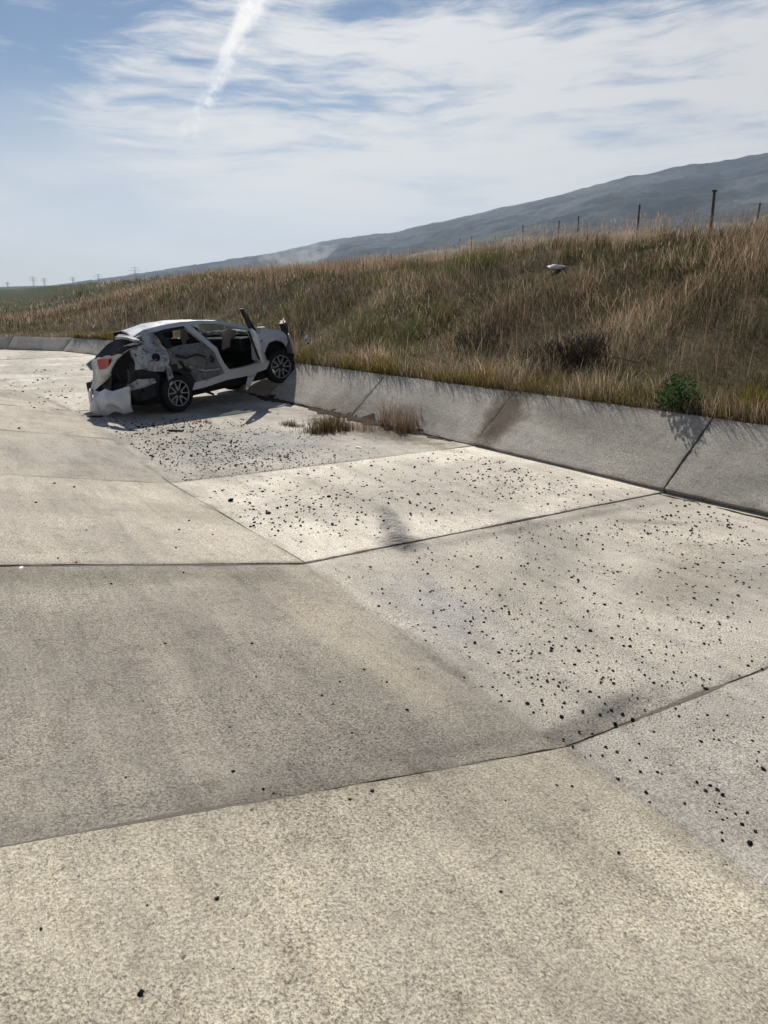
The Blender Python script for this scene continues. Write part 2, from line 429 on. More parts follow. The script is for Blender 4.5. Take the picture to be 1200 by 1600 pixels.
col = np.where(inside, np.array([.035,.03,.025]), col)
ground = big_mesh('ground', V, F, M_ground, col, smooth=True); tag(ground, kind='structure')

# ------------------------------------------------------------------ mountain
prof = [(-900,447),(-500,446),(-200,447),(0,448),(80,446),(200,430),(330,411),(430,395),(500,380),(560,369),(620,361),(700,345),(800,320),(850,309),(920,289),(980,272),(1040,264),(1080,254),(1150,244),(1200,234),(1350,205),(1600,190),(2000,215),(2600,300)]
def az_el(px, py): d = ray(px, py); return math.atan2(d[0], d[1]), math.atan2(d[2], math.hypot(d[0], d[1]))
pa = np.array([az_el(*p) for p in prof])
azs = np.concatenate([np.linspace(-.75, 0, 40), np.linspace(.005, 1.0, 420), np.linspace(1.01, 1.9, 70)])
azs[:40] = np.linspace(-.62, -.002, 40)
ridge_el = np.interp(azs, pa[:, 0], pa[:, 1]); ridge_el = np.where(azs > pa[-1, 0], np.interp(azs, [pa[-1, 0], 1.9], [pa[-1, 1], 0]), ridge_el)
ridge_r = np.interp(azs, [-.6, 0, .3, .7, 1.1, 1.9], [5200, 5200, 4600, 3600, 3200, 3000])
tt = np.concatenate([np.linspace(0, 1, 90), np.linspace(1.02, 1.5, 12)])
r0 = 620
AZ, TT = np.meshgrid(azs, tt)
RR = r0+(ridge_r[None, :]-r0)*TT
hr = np.tan(ridge_el)*ridge_r+CAM_H
X = np.sin(AZ)*RR; Y = np.cos(AZ)*RR
shape = np.where(TT < 1, (TT**1.45)*(1.0), 1-(TT-1)*1.6)
nz = (fbm(X*.0016, Y*.0016, 40, 5)-.5)
HH = hr[None, :]*shape*(1+nz*.55*np.clip(1-np.abs(TT-.5)*1.7, 0, 1))
rdg = 1-np.abs(fbm(X*.0045, Y*.0045, 47, 4)*2-1)
HH += (rdg-.8)*70*np.clip(TT*2, 0, 1)*np.clip((1.02-TT)*6, .10, 1)*np.clip(hr[None, :]/250, 0, 1)
HH += (fbm(X*.02, Y*.02, 44, 3)-.5)*11*np.clip(TT, 0, 1)*(hr[None, :] > 30)
HH = HH-4*(1-sstep(0, .12, TT))
V = np.stack([X.ravel(), Y.ravel(), HH.ravel()], 1); n2_, n1_ = X.shape
I = np.arange(n1_*n2_).reshape(n2_, n1_)
F = np.stack([I[:-1, :-1].ravel(), I[:-1, 1:].ravel(), I[1:, 1:].ravel(), I[1:, :-1].ravel()], 1)
relh = (HH/np.maximum(hr[None, :], 8)).ravel()
scrub = np.array([.036,.038,.040]); tan = np.array([.22,.19,.13]); gr = np.array([.10,.105,.065])
fx, fy = V[:, 0]*.0045+fbm(V[:, 0]*.004, V[:, 1]*.004, 3)*1.5, V[:, 1]*.0016+fbm(V[:, 0]*.004, V[:, 1]*.004, 6)
cell = _h(np.floor(fx), np.floor(fy), 5.)[:, None]
fieldc = np.where(cell > .66, tan, np.where(cell > .3, gr, scrub*1.5))
low = sstep(.46, .30, relh+(fbm(V[:, 0]*.003, V[:, 1]*.003, 14)-.5)*.16)[:, None]
mott = fbm(V[:, 0]*.006, V[:, 1]*.006, 19, 5)[:, None]; scr = scrub*(.45+1.9*sstep(.35, .68, mott))+np.array([.03,.022,.01])*sstep(.5, .72, fbm(V[:, 0]*.0022, V[:, 1]*.0022, 29))[:, None]
col = scr*(1-low)+fieldc*low
HMAX = HH.max()
mountain = big_mesh('mountain', V, F, M_mount, col, smooth=True); tag(mountain, kind='structure')
def mount_z(a, r):
    j = int(np.argmin(np.abs(azs-a))); return float(np.interp(r, RR[:, j], HH[:, j]))

# ------------------------------------------------------------------ concrete channel: every slab a piece of its own
def slab(name, c, mat, parent, tint, gap=.008, thick=.17, n=(22, 22), dz=0., seed=0, lip=0., amp=.006):
    """c = four corners: near-left, near-right, far-right, far-left"""
    c = [np.array(p, float) for p in c]
    nu, nv = n; nrm_ = np.cross(c[1]-c[0], c[3]-c[0]); nrm_ /= np.linalg.norm(nrm_)
    if nrm_[2] < 0: nrm_ = -nrm_
    lenu = np.linalg.norm(c[1]-c[0]); lenv = np.linalg.norm(c[3]-c[0])
    us = np.concatenate([[0], np.linspace(.012/lenu, 1-.012/lenu, nu-1), [1]]); vs_ = np.concatenate([[0], np.linspace(.012/lenv, 1-.012/lenv, nv-1), [1]])
    U, Vv = np.meshgrid(us, vs_)
    # worn, slightly wandering edges
    k = np.arange(nv+1)*.31+seed*3.7; ju = (fbm(k*1.6, k*0+.5, seed, 4)-.5)*.034; kk = np.arange(nu+1)*.31+seed*5.1; jv = (fbm(kk*1.6, kk*0+.3, seed+2, 4)-.5)*.034
    gu, gv = gap/lenu, gap/lenv
    U2 = gu+U*(1-2*gu); V2 = gv+Vv*(1-2*gv)
    U2[:, 0] += np.abs(ju)/lenu; U2[:, -1] -= np.abs(ju[::-1])/lenu
    V2[0, :] += np.abs(jv)/lenv; V2[-1, :] -= np.abs(jv[::-1])/lenv
    Pp = ((1-U2)*(1-V2))[..., None]*c[0]+(U2*(1-V2))[..., None]*c[1]+(U2*V2)[..., None]*c[2]+((1-U2)*V2)[..., None]*c[3]
    bumpz = (fbm(Pp[..., 0]*1.3+seed, Pp[..., 1]*1.3, 61, 3)-.5)*2*amp
    edge = np.minimum(np.minimum(U, 1-U)*lenu, np.minimum(Vv, 1-Vv)*lenv)
    bumpz = bumpz-.0015*(edge < .002)
    top = Pp+nrm_*(bumpz+dz)[..., None]
    V_ = top.reshape(-1, 3); m = (nu+1)*(nv+1); I_ = np.arange(m).reshape(nv+1, nu+1)
    faces = [(I_[j, i], I_[j, i+1], I_[j+1, i+1], I_[j+1, i]) for j in range(nv) for i in range(nu)]
    ring = list(I_[0, :])+list(I_[1:, -1])+list(I_[-1, -2::-1])+list(I_[-2:0:-1, 0])
    low_ = V_[ring]-nrm_*thick
    allv = np.concatenate([V_, V_[ring], low_]); L = len(ring)
    for a in range(L):
        b_ = (a+1) % L; faces.append((m+a, m+L+a, m+L+b_, m+b_))
    faces.append(tuple(m+L+a for a in range(L-1, -1, -1)))
    o = mesh_obj(name, allv, faces, mat, parent)
    at = o.data.attributes.new('edge', 'FLOAT', 'POINT'); at.data.foreach_set('value', np.concatenate([edge.ravel(), np.zeros(2*L)]).astype(np.float32))
    me = o.data; sm = [True]*(nu*nv)+[False]*(len(faces)-nu*nv); me.polygons.foreach_set('use_smooth', sm)
    o.color = (*tint, 1)
    return o
ch_floor = tag(empty('channel_floor'), kind='structure')
ch_wall = tag(empty('channel_wall'), kind='structure')
ch_slope = tag(empty('channel_slope'), kind='structure')
base_t = np.array([.74,.69,.605])
floor_t = {3: (.94, .0), 4: (1.27, .010), 2: (.98, .003), 5: (.86, .008), 6: (.88, .0)}
slope_t = {2: (1.0, .006), 3: (.70, -.004), 4: (.97, .004), 5: (.80, .0), 6: (.84, .0), 7: (.80, 0)}
for i in range(len(ROWS)-1):
    l0, l1, r0_, r1_ = LT[i], LT[i+1], RT[i], RT[i+1]
    near = i < 8; n = ((90, 70) if 2 <= i < 6 else (40, 30)) if near else (12, 10)
    k, dz = floor_t.get(i, (.95+.12*random.random(), random.uniform(-.004, .006)))
    warm = np.array([1, 1, 1]) if i in (3, 4) else np.array([.99, 1., 1.02])
    ext = .16
    slab('concrete_slab', [(*l0, 0), (*(r0_+RN[i]*ext), 0), (*(r1_+RN[i+1]*ext), 0), (*l1, 0)], M_floor, ch_floor, base_t*k*warm, gap=.006, dz=dz, seed=i, n=n)
    k, dz = slope_t.get(i, (.86+.12*random.random(), random.uniform(-.004, .006)))
    lt0, lt1 = LTOP[i], LTOP[i+1]; hz = LW*LSLOPE
    if i < 12: slab('concrete_slab', [(*lt0, hz), (*(l0-LN[i]*.012), 0), (*(l1-LN[i+1]*.012), 0), (*lt1, hz)], M_left, ch_slope, base_t*k*(np.array([1.0, .975, .90]) if i == 2 else np.array([1.0, .985, .96])), gap=.006, dz=dz, seed=i+20, n=n)
    t0, t1 = RTOP[i], RTOP[i+1]; k = .80+.1*random.random()
    a, b_ = r0_-RN[i]*.02, r1_-RN[i+1]*.02
    lipz = .045 if i in (3, 4) else .02
    slab('concrete_slab', [(*a, lipz), (*t0, WH[i]+lipz*.5), (*t1, WH[i+1]+lipz*.5), (*b_, lipz)], M_wall, ch_wall, base_t*k*np.array([.97, .98, 1.0]), gap=.011, dz=random.uniform(-.004, .006), seed=i+40, thick=.13, n=(20, 60) if near else (6, 10), amp=.010)

M_joint = pbr('joint_dirt', (.17,.155,.13), .95, bump=(60, .8, .02), spec=.1)
M_jointp = pbr('joint_mortar', (.36,.335,.29), .95, bump=(60, .8, .01), spec=.1)
def joint(P0, P1, wd, mat, parent, seed, lo=-.012, hi=-.001, n=220, up=(0, 0, 1)):
    """strip of packed dirt in a joint, uneven in depth"""
    P0 = np.array(P0, float); P1 = np.array(P1, float); t = np.linspace(.002, .998, n); c = P0+(P1-P0)*t[:, None]
    d = (P1-P0)/np.linalg.norm(P1-P0); sd_ = np.cross(d, up); sd_ /= np.linalg.norm(sd_)
    k = t*np.linalg.norm(P1-P0); dep = lo+(hi-lo)*sstep(.3, .7, fbm(k*2.2, k*0+seed, seed))
    ww = wd*(.6+.8*vnoise(k*5, k*0, seed+1))
    upv = np.array(up, float)
    a_ = c-sd_*ww[:, None]+upv*(dep-.004)[:, None]; m_ = c+upv*(dep+.003)[:, None]; b_ = c+sd_*ww[:, None]+upv*(dep-.004)[:, None]
    V_ = np.concatenate([a_, m_, b_]); f = []
    for i_ in range(n-1): f += [(i_, i_+1, n+i_+1, n+i_), (n+i_, n+i_+1, 2*n+i_+1, 2*n+i_)]
    return mesh_obj('joint_fill', V_, f, mat, parent, smooth=True)
for i in range(1, 13):
    if i < 12: joint((*LT[i], 0), (*LTOP[i], LW*LSLOPE), .030, M_joint, ch_slope, i)
    joint((*LT[i], 0), (*RT[i], 0), .030, M_joint, ch_floor, i+30)
    jf = joint((*LT[i-1], .001), (*LT[i], .001), .030, M_floor, ch_floor, i+60, lo=-.003, hi=.0045); jf.color = (*(base_t*.80), 1); jf.data.attributes.new('edge', 'FLOAT', 'POINT').data.foreach_set('value', np.full(len(jf.data.vertices), .02+.1*(i % 2), np.float32))
    joint((*(RT[i]-RN[i]*.02), .02), (*RTOP[i], WH[i]+.01), .018, M_joint, ch_wall, i+90, up=tuple(np.array([-.67*RN[i][0], -.67*RN[i][1], .74])))
FDZ = np.array([floor_t.get(i, (0, 0))[1] for i in range(len(ROWS))]); SDZ = np.array([slope_t.get(i, (0, 0))[1] for i in range(len(ROWS))])
def surf_arr(x, y):
    """walkable surface incl. slabs"""
    x = np.asarray(x, float); y = np.asarray(y, float)
    dt, ir = poly_dist(RT, x, y); dlt, il = poly_dist(LT, x, y); dr, _ = poly_dist(RTOP, x, y)
    z = FDZ[np.clip(ir.astype(int), 0, len(FDZ)-1)]
    z = np.where(dlt < 0, -dlt*LSLOPE+SDZ[np.clip(il.astype(int), 0, len(SDZ)-1)], z)
    z = np.where(dt > -.02, dt*.9+.03, z)
    if (dr > 0).any(): z = np.where(dr > 0, terrain_z(x, y), z)
    return z
def surf_z(x, y): return float(surf_arr(np.array([x]), np.array([y]))[0])
def hit(px, py, tmax=400, N=600):
    d = ray(px, py); d = d/np.linalg.norm(d); o = np.array([0, 0, CAM_H])
    t = 1.2*(tmax/1.2)**np.linspace(0, 1, N); P_ = o+d*t[:, None]
    h_ = P_[:, 2]-surf_arr(P_[:, 0], P_[:, 1]); k = int(np.argmax(h_ < 0))
    if h_[k] >= 0: return None
    t = np.linspace(t[k-1], t[k], 40); P_ = o+d*t[:, None]; h_ = P_[:, 2]-surf_arr(P_[:, 0], P_[:, 1]); p = P_[int(np.argmax(h_ < 0))]
    return Vector((p[0], p[1], surf_z(p[0], p[1])))

def hit_many(pp):
    """same as hit() for many points of the channel floor and left slope at once"""
    d = np.array([ray(a, b) for a, b in pp]); z = np.zeros(len(d))
    for _ in range(14):
        k = (z-CAM_H)/d[:, 2]; x, y = d[:, 0]*k, d[:, 1]*k; z = z*.3+.7*np.clip(surf_arr(x, y), -.1, .9)
    return np.stack([x, y, surf_arr(x, y)], 1)

# ================================================================== vegetation
def blades(name, P, h, wdt, lean, col, mat, bend=.35, dirbias=None, parent=None):
    """one tapered, bent blade per point: 5 vertices, quad + tip"""
    n = len(P); th = rng.uniform(0, 2*np.pi, n); ph = rng.uniform(0, 2*np.pi, n)
    sx, sy = np.cos(th)*wdt*.5, np.sin(th)*wdt*.5
    lx, ly = np.cos(ph)*lean*h, np.sin(ph)*lean*h
    if dirbias is not None: lx = lx+dirbias[0]*h; ly = ly+dirbias[1]*h
    b0 = np.stack([P[:, 0]-sx, P[:, 1]-sy, P[:, 2]], 1); b1 = np.stack([P[:, 0]+sx, P[:, 1]+sy, P[:, 2]], 1)
    mx, my, mz = P[:, 0]+lx*bend, P[:, 1]+ly*bend, P[:, 2]+h*.58
    m0 = np.stack([mx-sx*.8, my-sy*.8, mz], 1); m1 = np.stack([mx+sx*.8, my+sy*.8, mz], 1)
    tp = np.stack([P[:, 0]+lx, P[:, 1]+ly, P[:, 2]+h*np.sqrt(np.clip(1-lean**2*.6, .2, 1))], 1)
    V = np.stack([b0, b1, m1, m0, tp], 1).reshape(-1, 3)
    k = np.arange(n)*5
    T = np.concatenate([np.stack([k, k+1, k+2], 1), np.stack([k, k+2, k+3], 1), np.stack([k+3, k+2, k+4], 1)])
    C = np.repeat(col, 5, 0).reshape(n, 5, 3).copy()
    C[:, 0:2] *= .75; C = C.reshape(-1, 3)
    return big_mesh(name, V, T, mat, np.clip(C, 0, 1), parent=parent)
def polar(n, rmin, rmax, a0=-36, a1=44, power=1.0):
    u = rng.uniform(0, 1, n)
    r = rmin*(rmax/rmin)**(u**power)
    a = YAW+np.radians(rng.uniform(a0, a1, n))
    return np.sin(a)*r, np.cos(a)*r, r
STRAW = np.array([[.42,.325,.215],[.33,.25,.155],[.24,.17,.105],[.55,.46,.33],[.17,.125,.085]])
RUST = np.array([[.40,.28,.20],[.44,.32,.23],[.32,.215,.15]])
GREENS = np.array([[.085,.095,.035],[.065,.08,.03],[.12,.115,.045]])
def pick(tab, n): return tab[rng.integers(0, len(tab), n)]*rng.uniform(.75, 1.2, (n, 1))
def on_bank(x, y, lo, hi):
    d, i = poly_dist(RTOP, x, y); return (d > lo) & (d < hi), d

# short matted grass on the embankment and the near field
x, y, r = polar(560000, 6, 140, power=.95)
ok, d = on_bank(x, y, .03, 400)
pn = fbm(x*.22, y*.22, 71); pg = fbm(x*.30, y*.30, 77); e = (x-F1[0])*fnorm[0]+(y-F1[1])*fnorm[1]
ok &= (e < 14) & (rng.uniform(0, 1, len(x)) < .68+.32*sstep(.36, .54, fbm(x*1.4, y*1.4, 3))) & (rng.uniform(0, 1, len(x)) > field_green(x, y)*.85)
x, y, r, d, pn, pg = x[ok], y[ok], r[ok], d[ok], pn[ok], pg[ok]; n = len(x)
band = sstep(0.2, 1.2, d)*sstep(13, 6.5, d)
gm = (rng.uniform(0, 1, n) < np.clip(sstep(.44, .64, pg)*.8*band+.10+.12*band, 0, .9))
c = np.where(gm[:, None], pick(GREENS, n), pick(STRAW, n)*np.where(rng.uniform(0, 1, (n, 1)) < .5, 1, .62))
rustm = rng.uniform(0, 1, n) < sstep(.42, .6, fbm(x*.25, y*.12, 90))*.55
c = np.where((rustm & ~gm)[:, None], pick(RUST, n), c)
tus = fbm(x*1.1, y*1.1, 101, 3); c = c*(.55+.95*sstep(.25, .75, fbm(x*.55, y*.55, 103)))[:, None]*np.where((tus > .56)[:, None], 1.12, .92)
h = (.5+.5*sstep(-2, 8, x-.1*y))*(.10+.20*pn)*rng.uniform(.4, 1.3, n)*(.6+1.3*sstep(.35, .7, tus))*(1+.5*sstep(5, 12, d)); wd = .0031*np.clip(r/7, 1, 12)
z = terrain_z(x, y)-.01
pa_ = fbm(x*.45, y*.45, 107)*9; lay = .26*sstep(.45, .7, fbm(x*.4, y*.4, 109))
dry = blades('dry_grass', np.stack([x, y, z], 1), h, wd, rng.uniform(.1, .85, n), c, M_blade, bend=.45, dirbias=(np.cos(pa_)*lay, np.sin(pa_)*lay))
tag(dry, 'short matted straw coloured grass covering the embankment', 'grass', kind='stuff')

# tall straw stalks standing in the field above the bank
x, y, r = polar(210000, 8, 140, power=.75)
ok, d = on_bank(x, y, 1.0, 400); e = (x-F1[0])*fnorm[0]+(y-F1[1])*fnorm[1]
den = sstep(3.5, 9.5, d+6*(fbm(x*.18, y*.18, 55)-.5))*.9+.05+.25*sstep(.58, .7, fbm(x*.8, y*.8, 57))
ok &= (e < 10) & (rng.uniform(0, 1, len(x)) < den*(.3+.7*sstep(.34, .55, fbm(x*.7, y*.7, 58)))) & (rng.uniform(0, 1, len(x)) > field_green(x, y)*1.1)
x, y, r, d = x[ok], y[ok], r[ok], d[ok]; n = len(x)
gold = (.78+.68*sstep(.3, .7, fbm(x*.3, y*.3, 113)))[:, None]*(.85+.3*sstep(6, 14, d))[:, None]
c = gold*np.where(rng.uniform(0, 1, (n, 1)) < .45+.4*sstep(.4, .6, fbm(x*.1, y*.1, 91))[:, None], pick(RUST, n)*1.15, pick(STRAW, n)*1.05)
h = rng.uniform(.3, .75, n)*(.45+1.0*fbm(x*.3, y*.3, 59))*(1-.35*sstep(25, 80, r)); wd = .0026*np.clip(r/8, 1, 12); h = h*(.5+.5*sstep(0, 9, x-.1*y))
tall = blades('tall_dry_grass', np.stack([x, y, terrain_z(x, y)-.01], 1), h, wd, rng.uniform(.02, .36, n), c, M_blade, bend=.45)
tag(tall, 'tall reddish straw stalks standing across the field above the bank', 'grass', kind='stuff')

# seed heads / bushy tops: little leaflets on the tall stalks
x, y, r = polar(60000, 9, 110, power=.75)
ok, d = on_bank(x, y, 4, 400); e = (x-F1[0])*fnorm[0]+(y-F1[1])*fnorm[1]
ok &= (e < 10) & (rng.uniform(0, 1, len(x)) < .7*sstep(.4, .6, fbm(x*.5, y*.5, 58))) & (rng.uniform(0, 1, len(x)) > field_green(x, y)*1.2)
x, y, r, d = x[ok], y[ok], r[ok], d[ok]; n = len(x)
z = terrain_z(x, y)+rng.uniform(.15, .6, n)*(.5+.8*fbm(x*.3, y*.3, 59))*(1-.35*sstep(25, 80, r))
c = pick(np.array([[.42,.34,.25],[.36,.26,.19],[.46,.39,.29]]), n)
heads = blades('seed_heads', np.stack([x, y, z], 1), rng.uniform(.05, .13, n), .010*np.clip(r/9, 1, 9), rng.uniform(.1, .7, n), c, M_blade)
tag(heads, 'pale feathery seed heads over the tall dry stalks', 'grass', kind='stuff')

# dark dead weed stalks dotted over the bank
x, y, r = polar(26000, 6.5, 70, power=.85)
ok, d = on_bank(x, y, .25, 60); ok &= rng.uniform(0, 1, len(x)) < sstep(.50, .66, fbm(x*.9, y*.9, 121))
x, y, r, d = x[ok], y[ok], r[ok], d[ok]; n = len(x)
ws = blades('dead_weed_stalks', np.stack([x, y, terrain_z(x, y)-.01], 1), rng.uniform(.15, .6, n), .0055*np.clip(r/8, 1, 8), rng.uniform(.1, .8, n), pick(np.array([[.07,.05,.035],[.045,.036,.028],[.11,.08,.055],[.05,.055,.03]]), n), M_blade, bend=.2)
tag(ws, 'dark dead weed stalks dotted through the straw on the bank', 'weeds', kind='stuff')
# low ragged fringe along the top edge of the concrete wall
m_ = 26000; ii = rng.uniform(0, 12, m_)
kx = np.interp(ii, np.arange(len(RTOP)), RTOP[:, 0]); ky = np.interp(ii, np.arange(len(RTOP)), RTOP[:, 1])
nx_ = np.interp(ii, np.arange(len(RN)), RN[:, 0]); ny_ = np.interp(ii, np.arange(len(RN)), RN[:, 1])
off = rng.uniform(0, 1, m_)**1.5*.55-.02
x, y = kx+nx_*off, ky+ny_*off
keep = rng.uniform(0, 1, m_) < .25+.75*sstep(.35, .6, fbm(x*1.8, y*1.8, 12)); x, y, off = x[keep], y[keep], off[keep]; n = len(x)
z = np.maximum(terrain_z(x, y), np.interp(ii[keep], np.arange(len(WH)), WH)-.02)
yel = sstep(.45, .62, fbm(x*.9, y*.9, 19))[:, None]
c = pick(STRAW, n)*(1-yel)+pick(np.array([[.30,.22,.06],[.26,.20,.07],[.20,.17,.05]]), n)*yel
gm = rng.uniform(0, 1, (n, 1)) < .16; c = np.where(gm, pick(GREENS, n), c*.85)
rr_ = np.hypot(x, y)
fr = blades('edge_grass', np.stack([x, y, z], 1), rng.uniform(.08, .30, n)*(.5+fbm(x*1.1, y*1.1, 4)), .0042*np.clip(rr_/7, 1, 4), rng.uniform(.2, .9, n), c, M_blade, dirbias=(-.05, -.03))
tag(fr, 'yellowish grass fringe hanging along the concrete wall edge', 'grass', kind='stuff')

# far-bank shrubs, tufts and single plants -------------------------------------------------
def tuft(name, px, py, n, spread, hgt, tab, label, cat, lean=.5, wdt=.006, group=None, p=None):
    p = p or hit(px, py)
    t = empty(name, p)
    nc = max(5, n//70); ca_ = rng.uniform(0, 2*np.pi, nc); cq = np.sqrt(rng.uniform(0, 1, nc))*spread; chh = rng.uniform(.35, 1.15, nc); cs = rng.uniform(.10, .30, nc)*spread
    ci = rng.integers(0, nc, n); x = np.cos(ca_[ci])*cq[ci]+rng.normal(size=n)*cs[ci]; y = np.sin(ca_[ci])*cq[ci]+rng.normal(size=n)*cs[ci]; q = np.minimum(np.hypot(x, y), spread)
    z = surf_arr(p.x+x, p.y+y)-p.z-.01
    o = blades('leaves', np.stack([x, y, z], 1), rng.uniform(.35, 1.15, n)*hgt*chh[ci]*(1-.35*(q/spread)), np.full(n, wdt), rng.uniform(.05, lean, n), pick(tab, n), M_blade, parent=t)
    bm = bmesh.new()
    for k in range(7):
        b = rng.uniform(0, 6.28); l = rng.uniform(.4, .9)*hgt
        tube(bm, [(math.cos(b)*spread*.15, math.sin(b)*spread*.15, -.02), (math.cos(b)*spread*.3, math.sin(b)*spread*.3, l*.55), (math.cos(b)*spread*.5, math.sin(b)*spread*.5, l)], .004, .0015, 4)
    bm_obj('stems', bm, M_twig, t)['kind'] = 'stuff'
    return tag(t, label, cat, group)
BROWNT = np.array([[.20,.13,.08],[.26,.175,.11],[.16,.10,.06],[.30,.22,.14]])
tuft('dry_weed', 612, 672, 520, .42, .66, BROWNT, 'tall brown dry weed growing at the toe of the concrete wall', 'weed', lean=.75, wdt=.006)
tuft('dry_weed', 522, 672, 900, .44, .42, np.concatenate([BROWNT, GREENS]), 'low brown and green weed patch at the wall toe nearer the car', 'weed', lean=.8, wdt=.008)
tuft('dry_weed', 478, 664, 300, .30, .16, np.concatenate([BROWNT, GREENS]), 'tiny greenish weed at the wall toe right beside the car shadow', 'weed', lean=.8, wdt=.008)
tuft('dry_weed', 318, 660, 120, .20, .12, np.array([[.34,.17,.11],[.28,.14,.09]]), 'small reddish weed sprouting from the channel floor in front of the car', 'weed', lean=.9, wdt=.008)
tuft('grass_tuft', 768, 596, 900, .42, .34, np.array([[.34,.24,.09],[.28,.20,.07],[.40,.30,.14]]), 'golden grass tuft on the wall edge left of the dark thicket', 'grass tuft', wdt=.006)
tuft('grass_tuft', 868, 598, 500, .26, .26, np.array([[.30,.24,.08],[.24,.21,.07],[.36,.28,.14]]), 'yellow green grass tuft at the wall edge below the dark thicket', 'grass tuft', wdt=.006)
tuft('grass_tuft', 1168, 640, 1100, .36, .34, np.array([[.27,.19,.04],[.22,.16,.035],[.32,.24,.08],[.12,.12,.03]]), 'olive yellow grass tuft on the wall edge right of the green plant', 'grass tuft', wdt=.005)

def leafy(name, px, py, n, rx, h, tab, label, cat, ls=.05):
    p = hit(px, py); t = empty(name, p)
    th = rng.uniform(0, 2*np.pi, n); u = rng.uniform(0, 1, n)**.6; ze = rng.uniform(.05, 1, n)
    q = rx*u*np.sqrt(np.clip(1-(ze-.35)**2*1.5, .05, 1))*(.75+.5*vnoise(th*1.3, ze*3, 8))
    x, y, z = np.cos(th)*q, np.sin(th)*q, ze*h*(.45+1.0*vnoise(th*1.6, th*0, 3))
    n3 = rng.normal(size=(n, 3)); n3[:, 2] = np.abs(n3[:, 2])+.4; n3 /= np.linalg.norm(n3, axis=1)[:, None]
    a = np.cross(n3, rng.normal(size=(n, 3))); a /= np.linalg.norm(a, axis=1)[:, None]; b = np.cross(n3, a)
    s = ls*rng.uniform(.5, 1.25, (n, 1)); P = np.stack([x, y, z], 1)
    quad = np.stack([P-a*s, P+b*s*.45+n3*s*.12, P+a*s, P-b*s*.45+n3*s*.12], 1).reshape(-1, 3)
    k = np.arange(n)*4; T = np.stack([k, k+1, k+2, k+3], 1)
    big_mesh('leaves', quad, T, M_blade, np.repeat(pick(tab, n), 4, 0), parent=t)
    bm = bmesh.new()
    for k in range(9):
        b_ = rng.uniform(0, 6.28); rr = rx*rng.uniform(.3, .8)
        tube(bm, [(0, 0, -.03), (math.cos(b_)*rr*.4, math.sin(b_)*rr*.4, h*.4), (math.cos(b_)*rr, math.sin(b_)*rr, h*rng.uniform(.6, .95))], .006, .002, 4)
    bm_obj('stems', bm, M_twig, t)['kind'] = 'stuff'
    return tag(t, label, cat)
leafy('green_plant', 1060, 640, 1000, .25, .32, np.array([[.05,.12,.04],[.035,.09,.03],[.08,.17,.07],[.03,.07,.025]]), 'bright green leafy plant growing on the concrete wall edge', 'plant', .028)
GT = np.concatenate([GREENS, GREENS, STRAW[2:3]*.7])
tuft('green_tuft', 1010, 452, 2600, 1.4, .27, GT, 'wide dark green grass patch on the bank under the tallest fence post', 'grass tuft', lean=.8, wdt=.010)
tuft('green_tuft', 1150, 442, 1600, 1.2, .27, GT, 'dark green grass patch on the bank at the right edge', 'grass tuft', lean=.8, wdt=.010)
tuft('green_tuft', 770, 470, 1300, 1.1, .30, np.concatenate([GREENS, STRAW]), 'greyish green grass patch on the bank below the white rag', 'grass tuft', lean=.8, wdt=.010)
tuft('green_tuft', 640, 500, 1300, 1.4, .28, np.concatenate([GREENS, STRAW]), 'faint green grass patch on the bank right of the car', 'grass tuft', lean=.8, wdt=.012)
def thicket(name, px, py, n, rx, h, mat, label):
    p = hit(px, py); t = empty(name, p); bm = bmesh.new()
    for k in range(n):
        b = rng.uniform(0, 6.28); r0_ = rx*rng.uniform(0, .5); r1_ = rx*rng.uniform(.3, 1.1); hh = h*rng.uniform(.4, 1.1)
        s = Vector((math.cos(b)*r0_, math.sin(b)*r0_, 0)); s.z = surf_z(p.x+s.x, p.y+s.y)-p.z-.03
        b2 = b+rng.uniform(-.9, .9); e_ = Vector((math.cos(b2)*r1_, math.sin(b2)*r1_, hh)); e_.z += s.z*.5
        mid = (s+e_)*.5+Vector((rng.uniform(-.1, .1), rng.uniform(-.1, .1), rng.uniform(0, .14)))
        tube(bm, [s, mid, e_], rng.uniform(.005, .010), .002, 4)
        if k % 2 == 0:
            e2 = mid+Vector((rng.uniform(-.2, .2), rng.uniform(-.2, .2), rng.uniform(.02, .2))); tube(bm, [mid, (mid+e2)*.5+Vector((.01, 0, .02)), e2], .004, .0015, 4)
    bm_obj('branches', bm, mat, t)['kind'] = 'stuff'
    m = n*11; a = rng.uniform(0, 6.28, m); q = rx*np.sqrt(rng.uniform(0, 1, m))
    z = surf_arr(p.x+np.cos(a)*q, p.y+np.sin(a)*q)-p.z+rng.uniform(0, .6, m)*h
    blades('dead_leaves', np.stack([np.cos(a)*q, np.sin(a)*q, z], 1), rng.uniform(.04, .12, m), np.full(m, .012), rng.uniform(.4, 1, m), pick(np.array([[.055,.045,.036],[.08,.062,.045],[.04,.036,.03]]), m), M_blade, parent=t)
    return tag(t, label, 'thicket')
thicket('dark_thicket', 905, 572, 90, .42, .55, M_twig_dark, 'dark dead thicket in the middle of the bank above the wall')
thicket('dark_thicket', 848, 570, 60, .36, .40, M_twig_dark, 'lower dark dead thicket beside the white litter on the bank')
thicket('dark_thicket', 748, 540, 45, .55, .34, M_twig_dark, 'greyish dead thicket on the bank left of the dark ones')
